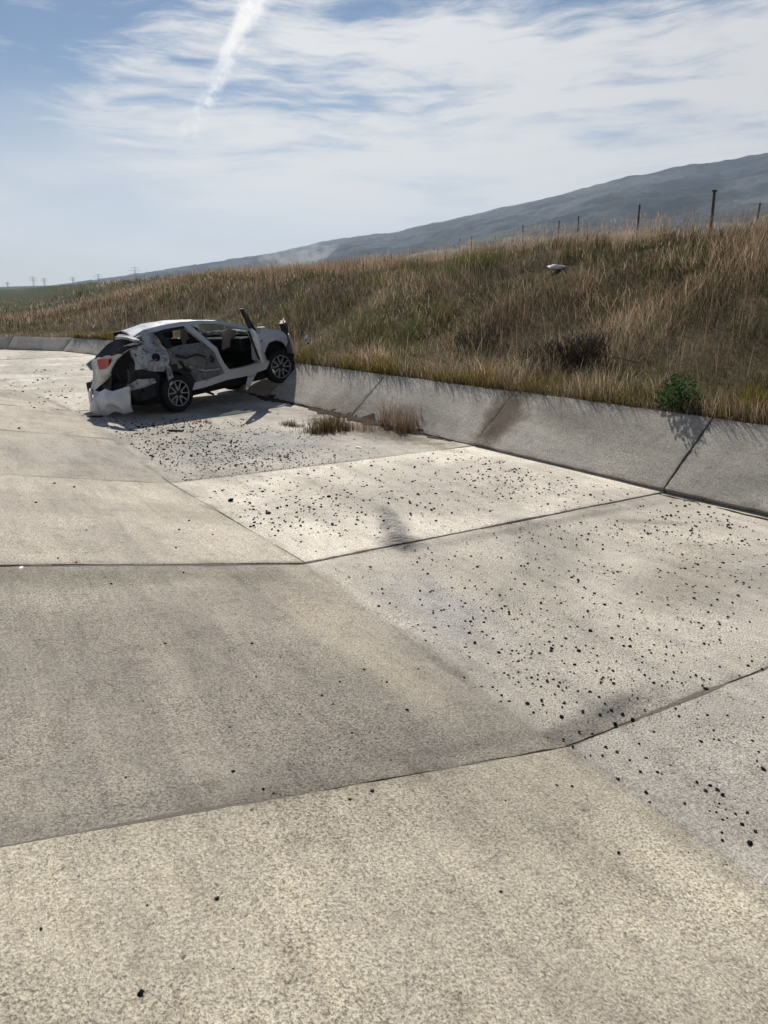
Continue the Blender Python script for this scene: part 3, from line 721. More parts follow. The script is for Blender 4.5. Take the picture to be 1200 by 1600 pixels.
# forked dead branch
p = hit(985, 582); bm = bmesh.new()
R_ = Vector((cA, -sA, 0)); U_ = Vector((0, 0, 1)); s = .0072
def ip(dx, dy, dd=0): return R_*dx*s+U_*(-dy*s)+Vector((sA, cA, 0))*dd
tube(bm, [ip(-38, -8), ip(-15, -3, .03), ip(15, 4, .02)], .012, .010, 5)
tube(bm, [ip(13, 3, .02), ip(24, -8), ip(34, -28, -.02)], .010, .004, 5)
tube(bm, [ip(-5, -1, .03), ip(-5, 12), ip(-3, 26, -.02)], .009, .004, 5)
tube(bm, [ip(-3, -3, .03), ip(-1, -25), ip(0, -42, .02)], .007, .003, 5)
db = bm_obj('dead_branch', bm, M_twig); db.location = p+Vector((0, 0, .16)); tag(db, 'pale forked dead branch lying on the bank above the wall', 'branch')

# litter -------------------------------------------------
def crumple(name, px, py, size, label, cat, mat=M_litter, seed=0, flat=.5, lift=.0):
    p = hit(px, py); bm = bmesh.new(); bmesh.ops.create_icosphere(bm, subdivisions=3, radius=1)
    for v in bm.verts:
        k = mnoise.noise(v.co*1.6+Vector((seed*7.3, 1, 2)))*.55+mnoise.noise(v.co*4+Vector((seed, 3, 1)))*.25
        v.co *= 1+k; v.co.x *= size[0]; v.co.y *= size[1]; v.co.z = v.co.z*size[2]
    o = bm_obj(name, bm, mat); o.location = p+Vector((0, 0, size[2]*.5+lift)); o.rotation_euler.z = -YAW+.3*seed
    return tag(o, label, cat)
crumple('white_rag', 869, 424, (.19, .10, .055), 'crumpled white rag lying in the dry field on top of the bank', 'rag', seed=1, lift=.05)
crumple('plastic_litter', 823, 578, (.055, .05, .065), 'white plastic scrap in front of the dark thicket', 'litter', seed=2, lift=.08)
crumple('plastic_litter', 1088, 634, (.035, .03, .018), 'tiny white scrap beside the green leafy plant', 'litter', seed=3, lift=.05)
crumple('plastic_litter', 479, 536, (.06, .05, .05), 'small pale scrap in the grass right of the car nose', 'litter', seed=4, lift=.08)
crumple('plastic_litter', 129, 578, (.07, .05, .035), 'white scrap on the channel floor left of the car', 'litter', seed=5)
crumple('paper_scrap', 33, 887, (.028, .012, .003), 'flat pale paper scrap by the joint at the left edge', 'litter', seed=6)

# fence posts along the crest -------------------------------------------------
posts = [(1168, 318, .05), (1101, 300, -.01), (988, 320, .01), (897, 338, .0), (866, 345, .03), (815, 352, -.04), (735, 368, .0), (716, 366, .02)]
POSTL = ['short leaning wooden fence post at the right edge of the field crest', 'tallest thick wooden fence post on the field crest against the mountain', 'thin tall wooden fence post, second tallest on the crest', 'medium wooden fence post left of the thin tall one', 'faint slim fence post close beside the medium post', 'small far fence post above the middle of the field', 'leftmost clear fence post, far along the crest', 'tiny slim fence post just left of the leftmost clear one']
for (px, py, tilt), lb in zip(posts, POSTL):
    hp = {1101: 38, 988: 30}.get(px, 20)
    d = ray(px, 447)[:2]; d = d/np.hypot(*d)
    r_ = ((F1-0)@fnorm+1.5)/(d@fnorm); x, y = d*r_
    z = float(terrain_z(x, y)); hgt = min(CAM_H+r_*math.tan(az_el(px, py)[1])-z, 4.2)+.05
    wdt = .10 if hp > 30 else (.08 if hp > 25 else .062)
    t = empty('fence_post', (x, y, z-.05)); t.rotation_euler = (tilt*.5, tilt, 0)
    bm = bmesh.new(); tube(bm, [(0, 0, -.2), (.01, 0, hgt*.5), (0, .01, hgt)], wdt, wdt*.85, 8); sh = bm_obj('shaft', bm, M_wood, t)
    for q in (.55, .8):
        bm = bmesh.new(); tube(bm, [(-wdt*1.2, -wdt, hgt*q), (0, -wdt*1.25, hgt*q), (wdt*1.2, -wdt, hgt*q)], .012, .012, 4)
        bm_obj('wire_staple', bm, M_steel, sh)
    if hp > 30:
        bm = bmesh.new(); box(bm, (-.17, -.06, hgt-.02), (.17, .06, hgt+.10), .01); bm_obj('cap', bm, M_wood, t)
    tag(t, lb, 'fence post', 'fence posts along the field crest')

# power pylons on the left horizon -------------------------------------------------
pyl = [(12, 447, 9), (53, 447, 16), (70, 446, 13), (115, 441, 10), (155, 436, 10), (213, 428, 12)]
PYL = ['leftmost tiny lattice pylon on the far horizon', 'taller of two lattice pylons standing close together on the horizon', 'lattice pylon just right of the taller one on the horizon', 'lattice pylon fourth from the left along the horizon', 'wide armed lattice pylon second from the right on the far ridge', 'rightmost lattice pylon on the far ridge']
for (px, py, hp), lb in zip(pyl, PYL):
    a, _ = az_el(px, 447); r_ = 1500.; x, y = math.sin(a)*r_, math.cos(a)*r_
    z = max(mount_z(a, r_), float(terrain_z(x, y))); H_ = hp*r_/1250+max(0, 2.1+(447-py)*r_/1250-z)
    t = empty('power_pylon', (x, y, z-1)); t.rotation_euler.z = -a
    b_ = H_*.11
    for sx, sy in ((1, 1), (1, -1), (-1, 1), (-1, -1)):
        bm = bmesh.new(); tube(bm, [(sx*b_, sy*b_, -2), (sx*b_*.4, sy*b_*.4, H_*.55), (sx*b_*.12, sy*b_*.12, H_)], .35, .25, 4); bm_obj('leg', bm, M_steel, t)
    bm = bmesh.new()
    for q in range(5):
        f0, f1 = 1-q*.17, 1-(q+1)*.17; z0, z1 = H_*.16*q, H_*.16*(q+1)
        for s_ in (1, -1): tube(bm, [(-b_*f0*s_, -b_*f0, z0), (0, -b_*(f0+f1)/2, (z0+z1)/2), (b_*f1*s_, -b_*f1, z1)], .16, .16, 4)
    bm_obj('bracing', bm, M_steel, t)
    for q, l in ((.62, .30), (.78, .38), (.93, .26)):
        bm = bmesh.new(); tube(bm, [(-H_*l, 0, H_*q), (0, 0, H_*q+.5), (H_*l, 0, H_*q)], .3, .3, 4); bm_obj('cross_arm', bm, M_steel, t)
    tag(t, lb, 'pylon', 'power pylons on the horizon')

# ================================================================== crashed car
def paint_build(t, b):
    co = t.new('ShaderNodeTexCoord').outputs['Object']
    n = t.noise(co, 5, 6, .7, .6); n2 = t.noise(t.scale(co, (3, 3, 14)), 4, 5, .7)
    f = t.m('ADD', t.step(n, .56, .70, 0, .8), t.step(n2, .60, .72, 0, .5), clamp=True)
    t.put(b, 'Base Color', t.mix(f, c4(.47,.48,.50), c4(.15,.145,.14)))
    t.put(b, 'Roughness', t.step(n, .45, .65, .28, .75)); t.put(b, 'Coat Weight', .4)
M_paint = pbr('scuffed_white_paint', (.75,.75,.75), .35, build=paint_build, spec=.5)
def bare_build(t, b):
    co = t.new('ShaderNodeTexCoord').outputs['Object']
    n = t.noise(co, 6, 6, .7, 1.); n2 = t.noise(co, 16, 5, .7)
    col = t.mix(t.step(n, .40, .66), c4(.19,.195,.195), c4(.085,.09,.09))
    col = t.mix(t.step(n2, .56, .7, 0, .8), col, c4(.035,.035,.038))
    t.put(b, 'Base Color', col); t.put(b, 'Roughness', .7)
    t.put(b, 'Normal', t.new('ShaderNodeBump', {'Height': n2, 'Strength': .5, 'Distance': .02}))
M_bare = pbr('torn_bare_metal', (.2,.2,.2), .7, .2, build=bare_build)
def dirtpaint_build(t, b):
    co = t.new('ShaderNodeTexCoord').outputs['Object']
    n = t.noise(co, 5, 6, .6, .4); n2 = t.noise(co, 13, 6, .7, .4)
    col = t.mix(t.step(n, .44, .66), c4(.40,.41,.43), c4(.17,.17,.178))
    col = t.mix(t.step(n2, .53, .62, 0, .85), col, c4(.05,.05,.055))
    t.put(b, 'Base Color', col); t.put(b, 'Roughness', .65)
    t.put(b, 'Normal', t.new('ShaderNodeBump', {'Height': n, 'Strength': .5, 'Distance': .03}))
M_scuff = pbr('scraped_grey_paint', (.4,.4,.4), .6, build=dirtpaint_build)
M_crush = pbr('blackened_metal', (.05,.05,.053), .7, .3, bump=(14, .8, .04))
M_black = pbr('black_plastic', (.012,.012,.014), .6, bump=(25, .3, .02))
M_under = pbr('black_underbody', (.010,.010,.011), .85)
M_tyre = pbr('tyre_rubber', (.014,.014,.015), .85, bump=(40, .4, .01))
M_rim = pbr('machined_alloy', (.34,.35,.37), .42, .6)
M_rimd = pbr('dark_alloy', (.02,.02,.022), .5, .3)
M_disc = pbr('brake_disc', (.10,.09,.085), .5, .7)
M_seat = pbr('dark_seat_fabric', (.02,.02,.023), .95)
M_bag = pbr('airbag_fabric', (.34,.28,.265), .9, bump=(9, .6, .05))
M_red = pbr('red_lens', (.30,.01,.012), .15, spec=.6)
M_clear = pbr('dirty_lamp_lens', (.35,.36,.38), .15, spec=.7)
def glass_mat():
    mt = bpy.data.materials.new('dusty_glass'); mt.use_nodes = True; t = NT(mt.node_tree); t.n.clear()
    co = t.new('ShaderNodeTexCoord').outputs['Object']
    v = t.new('ShaderNodeTexVoronoi', {'Vector': co, 'Scale': 22.}, feature='DISTANCE_TO_EDGE').outputs[0]
    crack = t.step(v, .05, .0, 0, .5)
    d = t.new('ShaderNodeBsdfDiffuse', {'Color': c4(.6,.62,.62)}); tr = t.new('ShaderNodeBsdfTransparent', {'Color': c4(.72,.78,.78)})
    gl = t.new('ShaderNodeBsdfGlossy', {'Color': c4(1,1,1), 'Roughness': .08})
    f = t.m('ADD', crack, t.step(t.noise(co, 4, 5, .6), .3, .7, .10, .35), clamp=True)
    a = t.new('ShaderNodeMixShader', {0: f, 1: tr, 2: d}); b = t.new('ShaderNodeMixShader', {0: .07, 1: a, 2: gl})
    t.new('ShaderNodeOutputMaterial', {'Surface': b}); return mt
M_glass = glass_mat()

hd, pch, rol = rad(67.6), rad(4.5), rad(3)
Xc = Vector((math.sin(hd)*math.cos(pch), math.cos(hd)*math.cos(pch), math.sin(pch)))
L0 = Vector((-math.cos(hd), math.sin(hd), 0)); Z0 = Xc.cross(L0)
Yc = L0*math.cos(rol)-Z0*math.sin(rol); Zc = Xc.cross(Yc)
CM = Matrix((Xc, Yc, Zc)).transposed()
CO = Vector((3.58, 13.5, .325))-CM @ Vector((0, -.76, .32))
car = empty('crashed_car'); car.matrix_world = Matrix.Translation(CO) @ CM.to_4x4()
tag(car, 'wrecked white hatchback with open door, nose up on the channel wall', 'car')
def to_local(p): return CM.transposed() @ (Vector(p)-CO)

def Wd(x, z):
    w_ = .87
    if z > .98: w_ -= .30*((z-.98)/.5)**1.15
    if z < .35: w_ -= .05*(.35-z)/.35
    w_ += .018*math.exp(-((z-.93)/.05)**2)          # shoulder crease
    if x < -.4: w_ -= .12*((-.4-x)/.6)**2
    if x > 2.5: w_ -= .12*((x-2.5)/.5)**2
    return w_
def panel(name, outline, mat, parent=car, side=-1, thick=.03, cut=.10, crush=0., seed=0., yoff=0., freq=3.5, smooth=True):
    bm = bmesh.new(); vs_ = [bm.verts.new((x, 0, z)) for x, z in outline]; bm.faces.new(vs_)
    bmesh.ops.triangulate(bm, faces=bm.faces[:])
    xs = [p[0] for p in outline]; zs = [p[1] for p in outline]
    for ax, lo, hi in ((0, min(xs), max(xs)), (2, min(zs), max(zs))):
        n = int((hi-lo)/cut)
        for k in range(1, n+1):
            co = [0, 0, 0]; co[ax] = lo+(hi-lo)*k/(n+1); no = [0, 0, 0]; no[ax] = 1
            bmesh.ops.bisect_plane(bm, geom=bm.verts[:]+bm.edges[:]+bm.faces[:], plane_co=co, plane_no=no, dist=1e-5)
    bmesh.ops.remove_doubles(bm, verts=bm.verts[:], dist=1e-4)
    bm.normal_update()
    fl = [f for f in bm.faces if f.normal.y*side < 0]
    if fl: bmesh.ops.reverse_faces(bm, faces=fl)
    for v in bm.verts:
        x, z = v.co.x, v.co.z
        k = mnoise.noise(Vector((x*freq, seed, z*freq)))*crush+mnoise.noise(Vector((x*freq*2.7, seed+5, z*freq*2.7)))*crush*.45
        v.co.y = side*(Wd(x, z)-abs(crush)*.4+yoff+k)
        if crush: v.co.x += mnoise.noise(Vector((z*4, seed+9, x*4)))*crush*.4; v.co.z += mnoise.noise(Vector((z*4, seed+19, x*4)))*crush*.3
    ex = bmesh.ops.extrude_face_region(bm, geom=bm.faces[:])
    # keep outer skin where it is, push the copy inwards
    for g_ in ex['geom']:
        if isinstance(g_, bmesh.types.BMVert): g_.co.y -= side*thick
    o = bm_obj(name, bm, mat, parent)
    if smooth:
        o.data.polygons.foreach_set('use_smooth', [True]*len(o.data.polygons)); o.data.set_sharp_from_angle(angle=rad(40))
    return o
def sheet(name, rows, mat, parent=car, thick=.02, seed=0, crush=0., freq=3., up=(0, 0, -1)):
    """rows: grid of points (list of lists); extruded along up*thick"""
    nr, nc = len(rows), len(rows[0]); V_ = []
    for r_ in rows:
        for p_ in r_:
            v = Vector(p_)
            if crush: v += Vector((mnoise.noise(v*freq+Vector((seed, 0, 0))), mnoise.noise(v*freq+Vector((0, seed+3, 0))), mnoise.noise(v*freq+Vector((0, 0, seed+7)))))*crush
            V_.append(v)
    m = len(V_); V_ += [v+Vector(up)*thick for v in V_]
    f = []
    for i in range(nr-1):
        for j in range(nc-1):
            a = i*nc+j; f.append((a, a+1, a+nc+1, a+nc)); f.append((m+a, m+a+nc, m+a+nc+1, m+a+1))
    ring = [j for j in range(nc)]+[i*nc+nc-1 for i in range(1, nr)]+[(nr-1)*nc+j for j in range(nc-2, -1, -1)]+[i*nc for i in range(nr-2, 0, -1)]
    for k in range(len(ring)):
        a, b_ = ring[k], ring[(k+1) % len(ring)]; f.append((b_, a, m+a, m+b_))
    o = mesh_obj(name, V_, f, mat, parent, smooth=True)
    bm = bmesh.new(); bm.from_mesh(o.data); bmesh.ops.recalc_face_normals(bm, faces=bm.faces[:]); bm.to_mesh(o.data); bm.free()
    o.data.set_sharp_from_angle(angle=rad(50))
    return o
def lerp(a, b, t): return Vector(a)*(1-t)+Vector(b)*t
def quad(name, a, b, c, d, n, m, mat, parent=car, bow=(0, 0, 0), **kw):
    rows = [[lerp(lerp(a, b, j/m), lerp(d, c, j/m), i/n)+Vector(bow)*(4*(i/n)*(1-i/n)*.5+4*(j/m)*(1-j/m)*.5) for j in range(m+1)] for i in range(n+1)]
    return sheet(name, rows, mat, parent, **kw)

# --- roof skin
rz = lambda x: float(np.interp(x, [-.62,-.4,-.24,.1,.5,.9,1.3], [1.36,1.42,1.455,1.505,1.525,1.51,1.455]))
rows = []
for i in range(15):
    row = []
    for j in range(13):
        v_ = j/6-1; xr = -.56+.30*(v_+1)      # rear edge is shoved forward on the far side
        x = xr+(1.32-xr)*i/14; hw = Wd(x, rz(x)-.02)+.006
        row.append((x, hw*v_, rz(x)-.045*v_**2-.10*max(0, v_)*max(0, .5-i/14)))
    rows.append(row)
roof = sheet('roof', rows, M_paint, thick=.025, crush=.024, freq=4.5)
# --- side structure, right (towards the viewer) and left
RAILL = [(.12,1.42),(.5,1.495),(.9,1.475),(1.27,1.43),(1.64,1.35),(1.96,1.23),(2.10,1.14),(2.00,1.11),(1.9,1.17),(1.6,1.285),(1.27,1.375),(.95,1.415),(.6,1.425),(.3,1.38),(.05,1.15),(-.05,1.12)]
RAIL = [(-.30,1.455),(.1,1.485),(.5,1.495),(.9,1.475),(1.27,1.43),(1.64,1.35),(1.96,1.23),(2.10,1.14),(2.00,1.11),(1.9,1.17),(1.6,1.285),(1.27,1.375),(.95,1.415),(.6,1.425),(.1,1.415),(-.12,1.39)]
QUART = [(-.60,1.35),(-.45,1.40),(-.30,1.45),(-.08,1.465),(-.06,1.40),(-.12,1.22),(-.02,1.10),(-.10,.95),(-.12,.80),(-.22,.74),(-.40,.76),(-.55,.82),(-.66,.87),(-.71,.96),(-.64,1.08),(-.67,1.15),(-.56,1.18),(-.52,1.25)]
BPIL = [(.52,1.44),(.67,1.44),(.86,1.14),(.98,.98),(1.10,.68),(1.22,.53),(1.08,.49),(.94,.86),(.76,1.10)]
RDOOR = [(-.03,1.10),(.36,1.115),(.75,1.10),(.94,.87),(1.09,.49),(.70,.45),(.40,.44),(.28,.58),(.08,.70),(-.05,.80)]
SILL = [(.30,.33),(.38,.45),(.70,.46),(1.11,.50),(1.22,.545),(1.6,.54),(1.98,.57),(2.12,.64),(2.24,.54),(2.12,.41),(1.6,.365),(1.1,.375),(.6,.33)]
FEND = [(2.02,1.14),(2.30,1.145),(2.68,1.095),(2.84,1.0),(2.86,.82),(2.78,.76),(2.68,.86),(2.48,.92),(2.28,.90),(2.14,.80),(2.08,.62),(2.02,.60)]
APOST = [(1.93,1.16),(2.05,1.15),(2.11,.62),(1.98,.57),(1.90,.63),(1.94,.9)]
for sd_ in (-1, 1):
    R_side = sd_ < 0
    panel('cant_rail', RAIL if R_side else RAILL, M_paint, side=sd_, thick=.06, crush=.006 if R_side else .01, seed=1)
    q_ = panel('quarter_panel', QUART if R_side else [(-.30,1.05),(-.02,1.12),(-.02,1.10),(-.10,.95),(-.12,.80),(-.22,.74),(-.40,.76),(-.55,.80),(-.62,.92)], M_scuff if R_side else M_paint, side=sd_, thick=.04, crush=.075 if R_side else .02, seed=2, freq=5, cut=.06)
    if R_side:
        q_['label'] = 'scraped grey rear quarter panel'
        bm = bmesh.new(); n = 20; x0, z0 = -.34, 1.0; yy = -Wd(x0, z0)-.012
        rim_ = [bm.verts.new((x0+.065*math.cos(a), yy-.012, z0+.065*math.sin(a))) for a in [k*6.283/n for k in range(n)]]
        inn = [bm.verts.new((x0+.05*math.cos(a), yy+.03, z0+.05*math.sin(a))) for a in [k*6.283/n for k in range(n)]]
        out_ = [bm.verts.new((x0+.065*math.cos(a), yy+.04, z0+.065*math.sin(a))) for a in [k*6.283/n for k in range(n)]]
        for k in range(n):
            bm.faces.new((rim_[k], rim_[(k+1) % n], inn[(k+1) % n], inn[k])); bm.faces.new((rim_[k], out_[k], out_[(k+1) % n], rim_[(k+1) % n]))
        bm.faces.new(inn); bm_obj('fuel_filler', bm, M_black, q_)
    panel('centre_pillar', BPIL, M_paint, side=sd_, thick=.09, crush=.01, seed=3)
    rd = panel('rear_door', RDOOR, M_bare if R_side else M_paint, side=sd_, thick=.09, crush=.035 if R_side else .01, seed=4, yoff=-.01, freq=5)
    if R_side: rd['label'] = 'rear door with its outer skin torn off, bare grey metal'
    panel('window_frame', [(-.10,1.41),(.54,1.43),(.60,1.40),(.56,1.38),(.02,1.36),(.07,1.20),(.10,1.125),(.0,1.09),(-.06,1.22)], M_black, rd, side=sd_, thick=.05, crush=.012, seed=5, yoff=-.008)
    if R_side:
        bm = bmesh.new(); tube(bm, [(.82,-Wd(.82,.78)-.012,.74),(.84,-Wd(.84,.78)-.035,.80),(.80,-Wd(.8,.86)-.012,.86)], .03, .022, 8); bm_obj('door_latch', bm, M_black, rd)
        for k_, pts in enumerate(([(.05,.98),(.25,.90),(.48,.93),(.68,.86)], [(.20,.80),(.42,.70),(.62,.62),(.95,.60)], [(.12,.86),(.2,.75),(.32,.66)])):
            bm = bmesh.new(); tube(bm, [(x, -Wd(x, z)-.012, z) for x, z in pts], .022, .016, 6); bm_obj('inner_brace', bm, M_black if k_ != 1 else M_scuff, rd)
    panel('sill', SILL, M_paint, side=sd_, thick=.13, crush=.012, seed=6, yoff=.0)
    panel('front_wing', FEND, M_paint, side=sd_, thick=.03, crush=.025, seed=7)
    panel('hinge_pillar', APOST, M_paint, side=sd_, thick=.10, crush=.004, seed=8, yoff=-.02)
    if not R_side:
        panel('front_door', [(1.05,1.11),(2.0,1.12),(2.08,.62),(1.98,.50),(1.25,.48),(1.0,.85)], M_paint, side=sd_, thick=.08, crush=.015, seed=9)
# crushed metal of the right rear corner below the quarter panel
cr = panel('crushed_corner', [(-.78,.84),(-.60,.88),(-.34,.80),(-.20,.72),(-.26,.50),(-.40,.34),(-.66,.30),(-.80,.42),(-.84,.62)], M_crush, thick=.05, crush=.13, seed=11, yoff=-.10, freq=6)
cr['label'] = 'crumpled blackened metal rear corner behind the wheel'
panel('torn_strip', [(-.92,.62),(-.72,.70),(-.45,.66),(-.42,.58),(-.62,.55),(-.88,.52)], M_scuff, thick=.03, crush=.05, seed=12, yoff=.0, freq=5)
panel('arch_strip', [(-.16,.84),(-.08,.82),(-.06,.62),(-.10,.50),(-.17,.50),(-.15,.66)], M_scuff, thick=.03, crush=.01, seed=13, yoff=.0)
panel('wheel_arch', [(-.12,.80),(.02,.84),(.20,.78),(.33,.62),(.42,.44),(.33,.36),(.26,.50),(.12,.66),(0,.72),(-.12,.71)], M_black, thick=.20, crush=.01, seed=14, yoff=-.012)
# --- underbody, interior
bm = bmesh.new(); box(bm, (-.55, -.70, .20), (2.35, .70, .36), .03); bm_obj('underbody', bm, M_under, car)
bm = bmesh.new(); box(bm, (-.78, -.66, .40), (-.05, .72, .62), .03); bm_obj('boot_floor', bm, M_under, car)
bm = bmesh.new(); box(bm, (1.98, -.74, .36), (2.08, .74, 1.10), .02); bm_obj('firewall', bm, M_under, car)
bm = bmesh.new(); box(bm, (2.08, -.62, .34), (2.86, .62, .88), .05); bm_obj('engine_block', bm, M_under, car)
bm = bmesh.new(); box(bm, (1.72, -.70, .80), (2.02, .70, 1.06), .05); bm_obj('dashboard', bm, M_black, car)
for y0 in (-.64, .12):
    bm = bmesh.new(); box(bm, (1.02, y0, .40), (1.55, y0+.52, .62), .06); st = bm_obj('front_seat', bm, M_seat, car)
    bm = bmesh.new(); box(bm, (.86, y0+.02, .58), (1.04, y0+.50, 1.16), .06); bm_obj('seat_back', bm, M_seat, st)
    bm = bmesh.new(); box(bm, (.84, y0+.14, 1.17), (.95, y0+.38, 1.36), .045); bm_obj('head_rest', bm, M_seat, st)
bm = bmesh.new(); box(bm, (.0, -.62, .40), (.50, .62, .66), .06); st = bm_obj('rear_bench', bm, M_seat, car)
bm = bmesh.new(); box(bm, (-.14, -.60, .62), (.06, .60, 1.10), .06); bm_obj('seat_back', bm, M_seat, st)
quad('airbag', (1.40,-.55,1.22), (1.95,-.35,1.20), (1.86,-.30,.92), (1.50,-.50,.90), 8, 8, M_bag, thick=.08, crush=.07, freq=4, up=(0, 1, 0))
quad('airbag', (1.35,.52,1.34), (2.0,.62,1.12), (1.9,.66,.85), (1.30,.60,.85), 8, 8, M_bag, thick=.05, crush=.06, freq=4, up=(0, 1, 0))
bm = bmesh.new()
n = 20; ring = [Vector((1.66, .36, .93))+Vector((.05*math.sin(a), .18*math.cos(a), .17*math.sin(a))) for a in [k*6.283/n for k in range(n+1)]]
tube(bm, ring, .017, .017, 6); bm_obj('steering_wheel', bm, M_black, car)
# --- glass
quad('windscreen', (1.33,-.56,1.44), (1.33,.56,1.44), (2.06,.70,1.12), (2.06,-.70,1.12), 10, 10, M_glass, bow=(.05, 0, .03), thick=.006, crush=.01)
# --- bonnet and front end
quad('bonnet', (2.04,-.70,1.135), (2.04,.70,1.135), (2.84,.62,1.02), (2.84,-.66,1.04), 10, 12, M_paint, bow=(0, 0, .06), thick=.02, crush=.04, freq=3.4)
bm = bmesh.new(); box(bm, (2.86, -.66, .40), (2.96, .66, .98), .03); bm_obj('radiator_panel', bm, M_under, car)
hl = quad('headlight', (2.78,-.82,1.20), (3.04,-.58,1.24), (3.05,-.56,.92), (2.86,-.82,.92), 6, 6, M_black, bow=(.04, -.04, 0), thick=.12, crush=.035, up=(-.6, .6, 0))
hl['label'] = 'smashed black headlight housing poking up'
quad('lens', (2.78,-.83,1.25), (3.02,-.62,1.285), (3.03,-.60,1.21), (2.80,-.83,1.18), 3, 4, M_clear, hl, thick=.03, crush=.01, up=(-.6, .6, 0))
fb = quad('front_bumper', (2.94,-.80,.98), (3.06,-.52,1.0), (3.12,-.50,.50), (2.98,-.82,.52), 8, 5, M_paint, bow=(.05, -.03, 0), thick=.03, crush=.03, up=(-.7, .5, 0))
fb['label'] = 'torn strip of white front bumper'
quad('lower_trim', (2.98,-.83,.60), (3.13,-.50,.58), (3.10,-.50,.38), (2.92,-.78,.36), 4, 4, M_black, fb, thick=.04, crush=.03, up=(-.7, .5, 0))
quad('bumper_remnant', (3.05,-.50,.92), (3.0,.70,.90), (3.02,.66,.48), (3.10,-.48,.50), 6, 8, M_black, thick=.05, crush=.05, up=(-1, 0, 0))
quad('wheel_liner', (2.10,-.78,.86), (2.80,-.74,.92), (2.78,-.45,.90), (2.12,-.45,.86), 4, 6, M_under, thick=.03, bow=(0, 0, .05))
# --- hanging sill shred
quad('sill_shred', (1.70,-.83,.40), (1.92,-.83,.39), (1.66,-.84,.14), (1.56,-.84,.16), 5, 3, M_paint, thick=.015, crush=.03, up=(0, 1, 0))
bm = bmesh.new(); tube(bm, [(.42,-.80,.36), (.62,-.82,.25), (.80,-.80,.16)], .035, .02, 6); bm_obj('broken_bracket', bm, M_black, car)
# --- rear end: crushed tailgate, lamp, bumper cover
tg = quad('tailgate', (-.78,.30,1.05), (-.84,-.62,1.11), (-.84,-.16,.74), (-.86,.50,.46), 9, 12, M_paint, bow=(-.06, 0, 0), thick=.02, crush=.09, up=(1, 0, 0), freq=4.)
tg['label'] = 'crushed white tailgate pushed in at the right'
tl = quad('tail_light', (-.93,-.06,1.05), (-.93,-.40,1.06), (-.91,-.30,.88), (-.94,-.05,.88), 5, 6, M_red, tg, thick=.05, crush=.02, up=(1, 0, 0))
tw = quad('tailgate_window', (-.76,.20,1.09), (-.80,-.52,1.09), (-.56,-.84,1.30), (-.58,-.34,1.40), 6, 8, M_black, bow=(-.02, 0, .03), thick=.03, crush=.06)
tw['label'] = 'dark caved in rear window'
quad('window_surround', (-.80,-.36,1.11), (-.66,-.78,1.30), (-.58,-.80,1.26), (-.74,-.40,1.05), 3, 8, M_scuff, bow=(0, 0, .03), thick=.03, crush=.03)
quad('spoiler', (-.66,-.26,1.39), (-.64,-.76,1.35), (-.57,-.82,1.34), (-.57,-.30,1.43), 3, 8, M_scuff, thick=.04, crush=.03)
quad('rear_cross_panel', (-.82,.42,.68), (-.80,-.20,.76), (-.78,-.10,.44), (-.80,.42,.44), 5, 8, M_black, thick=.06, crush=.09, up=(1, 0, 0))
quad('boot_lining', (-.62,.50,1.06), (-.55,-.70,1.10), (-.60,-.72,.45), (-.66,.50,.45), 5, 6, M_under, thick=.03, crush=.05, up=(1, 0, 0))
rb = quad('rear_bumper', (-1.0,.20,.52), (-.98,-.94,.60), (-1.02,-.88,.19), (-1.04,.24,.15), 12, 18, M_paint, bow=(-.08, 0, .0), thick=.02, crush=.085, up=(1, 0, 0), freq=4.2)
rb['label'] = 'white rear bumper cover torn loose and hanging to the ground'
quad('bumper_return', (-1.0,.20,.52), (-.86,.46,.54), (-.90,.46,.26), (-1.04,.24,.15), 6, 6, M_paint, rb, bow=(-.03, .03, 0), thick=.025, crush=.03, up=(1, -.4, 0))
for pts in ([(-.70,-.55,.98),(-.78,-.62,.80),(-.74,-.58,.58),(-.84,-.66,.40)], [(-.68,-.30,.95),(-.80,-.36,.78),(-.76,-.40,.62)], [(-.62,-.72,.60),(-.72,-.80,.40),(-.66,-.82,.26)], [(-.30,-.78,.60),(-.42,-.84,.42),(-.36,-.80,.22)]):
    bm = bmesh.new(); tube(bm, pts, .012, .008, 5); bm_obj('torn_cable', bm, M_black, car)
quad('torn_lining', (-.72,-.60,.92), (-.60,-.80,.86), (-.66,-.82,.62), (-.80,-.62,.60), 5, 5, M_black, thick=.01, crush=.07, up=(1, 0, 0), freq=6)
quad('torn_flap', (-.64,-.74,1.05), (-.52,-.82,1.0), (-.56,-.86,.84), (-.72,-.78,.86), 5, 5, M_scuff, thick=.01, crush=.06, up=(1, 0, 0), freq=6)
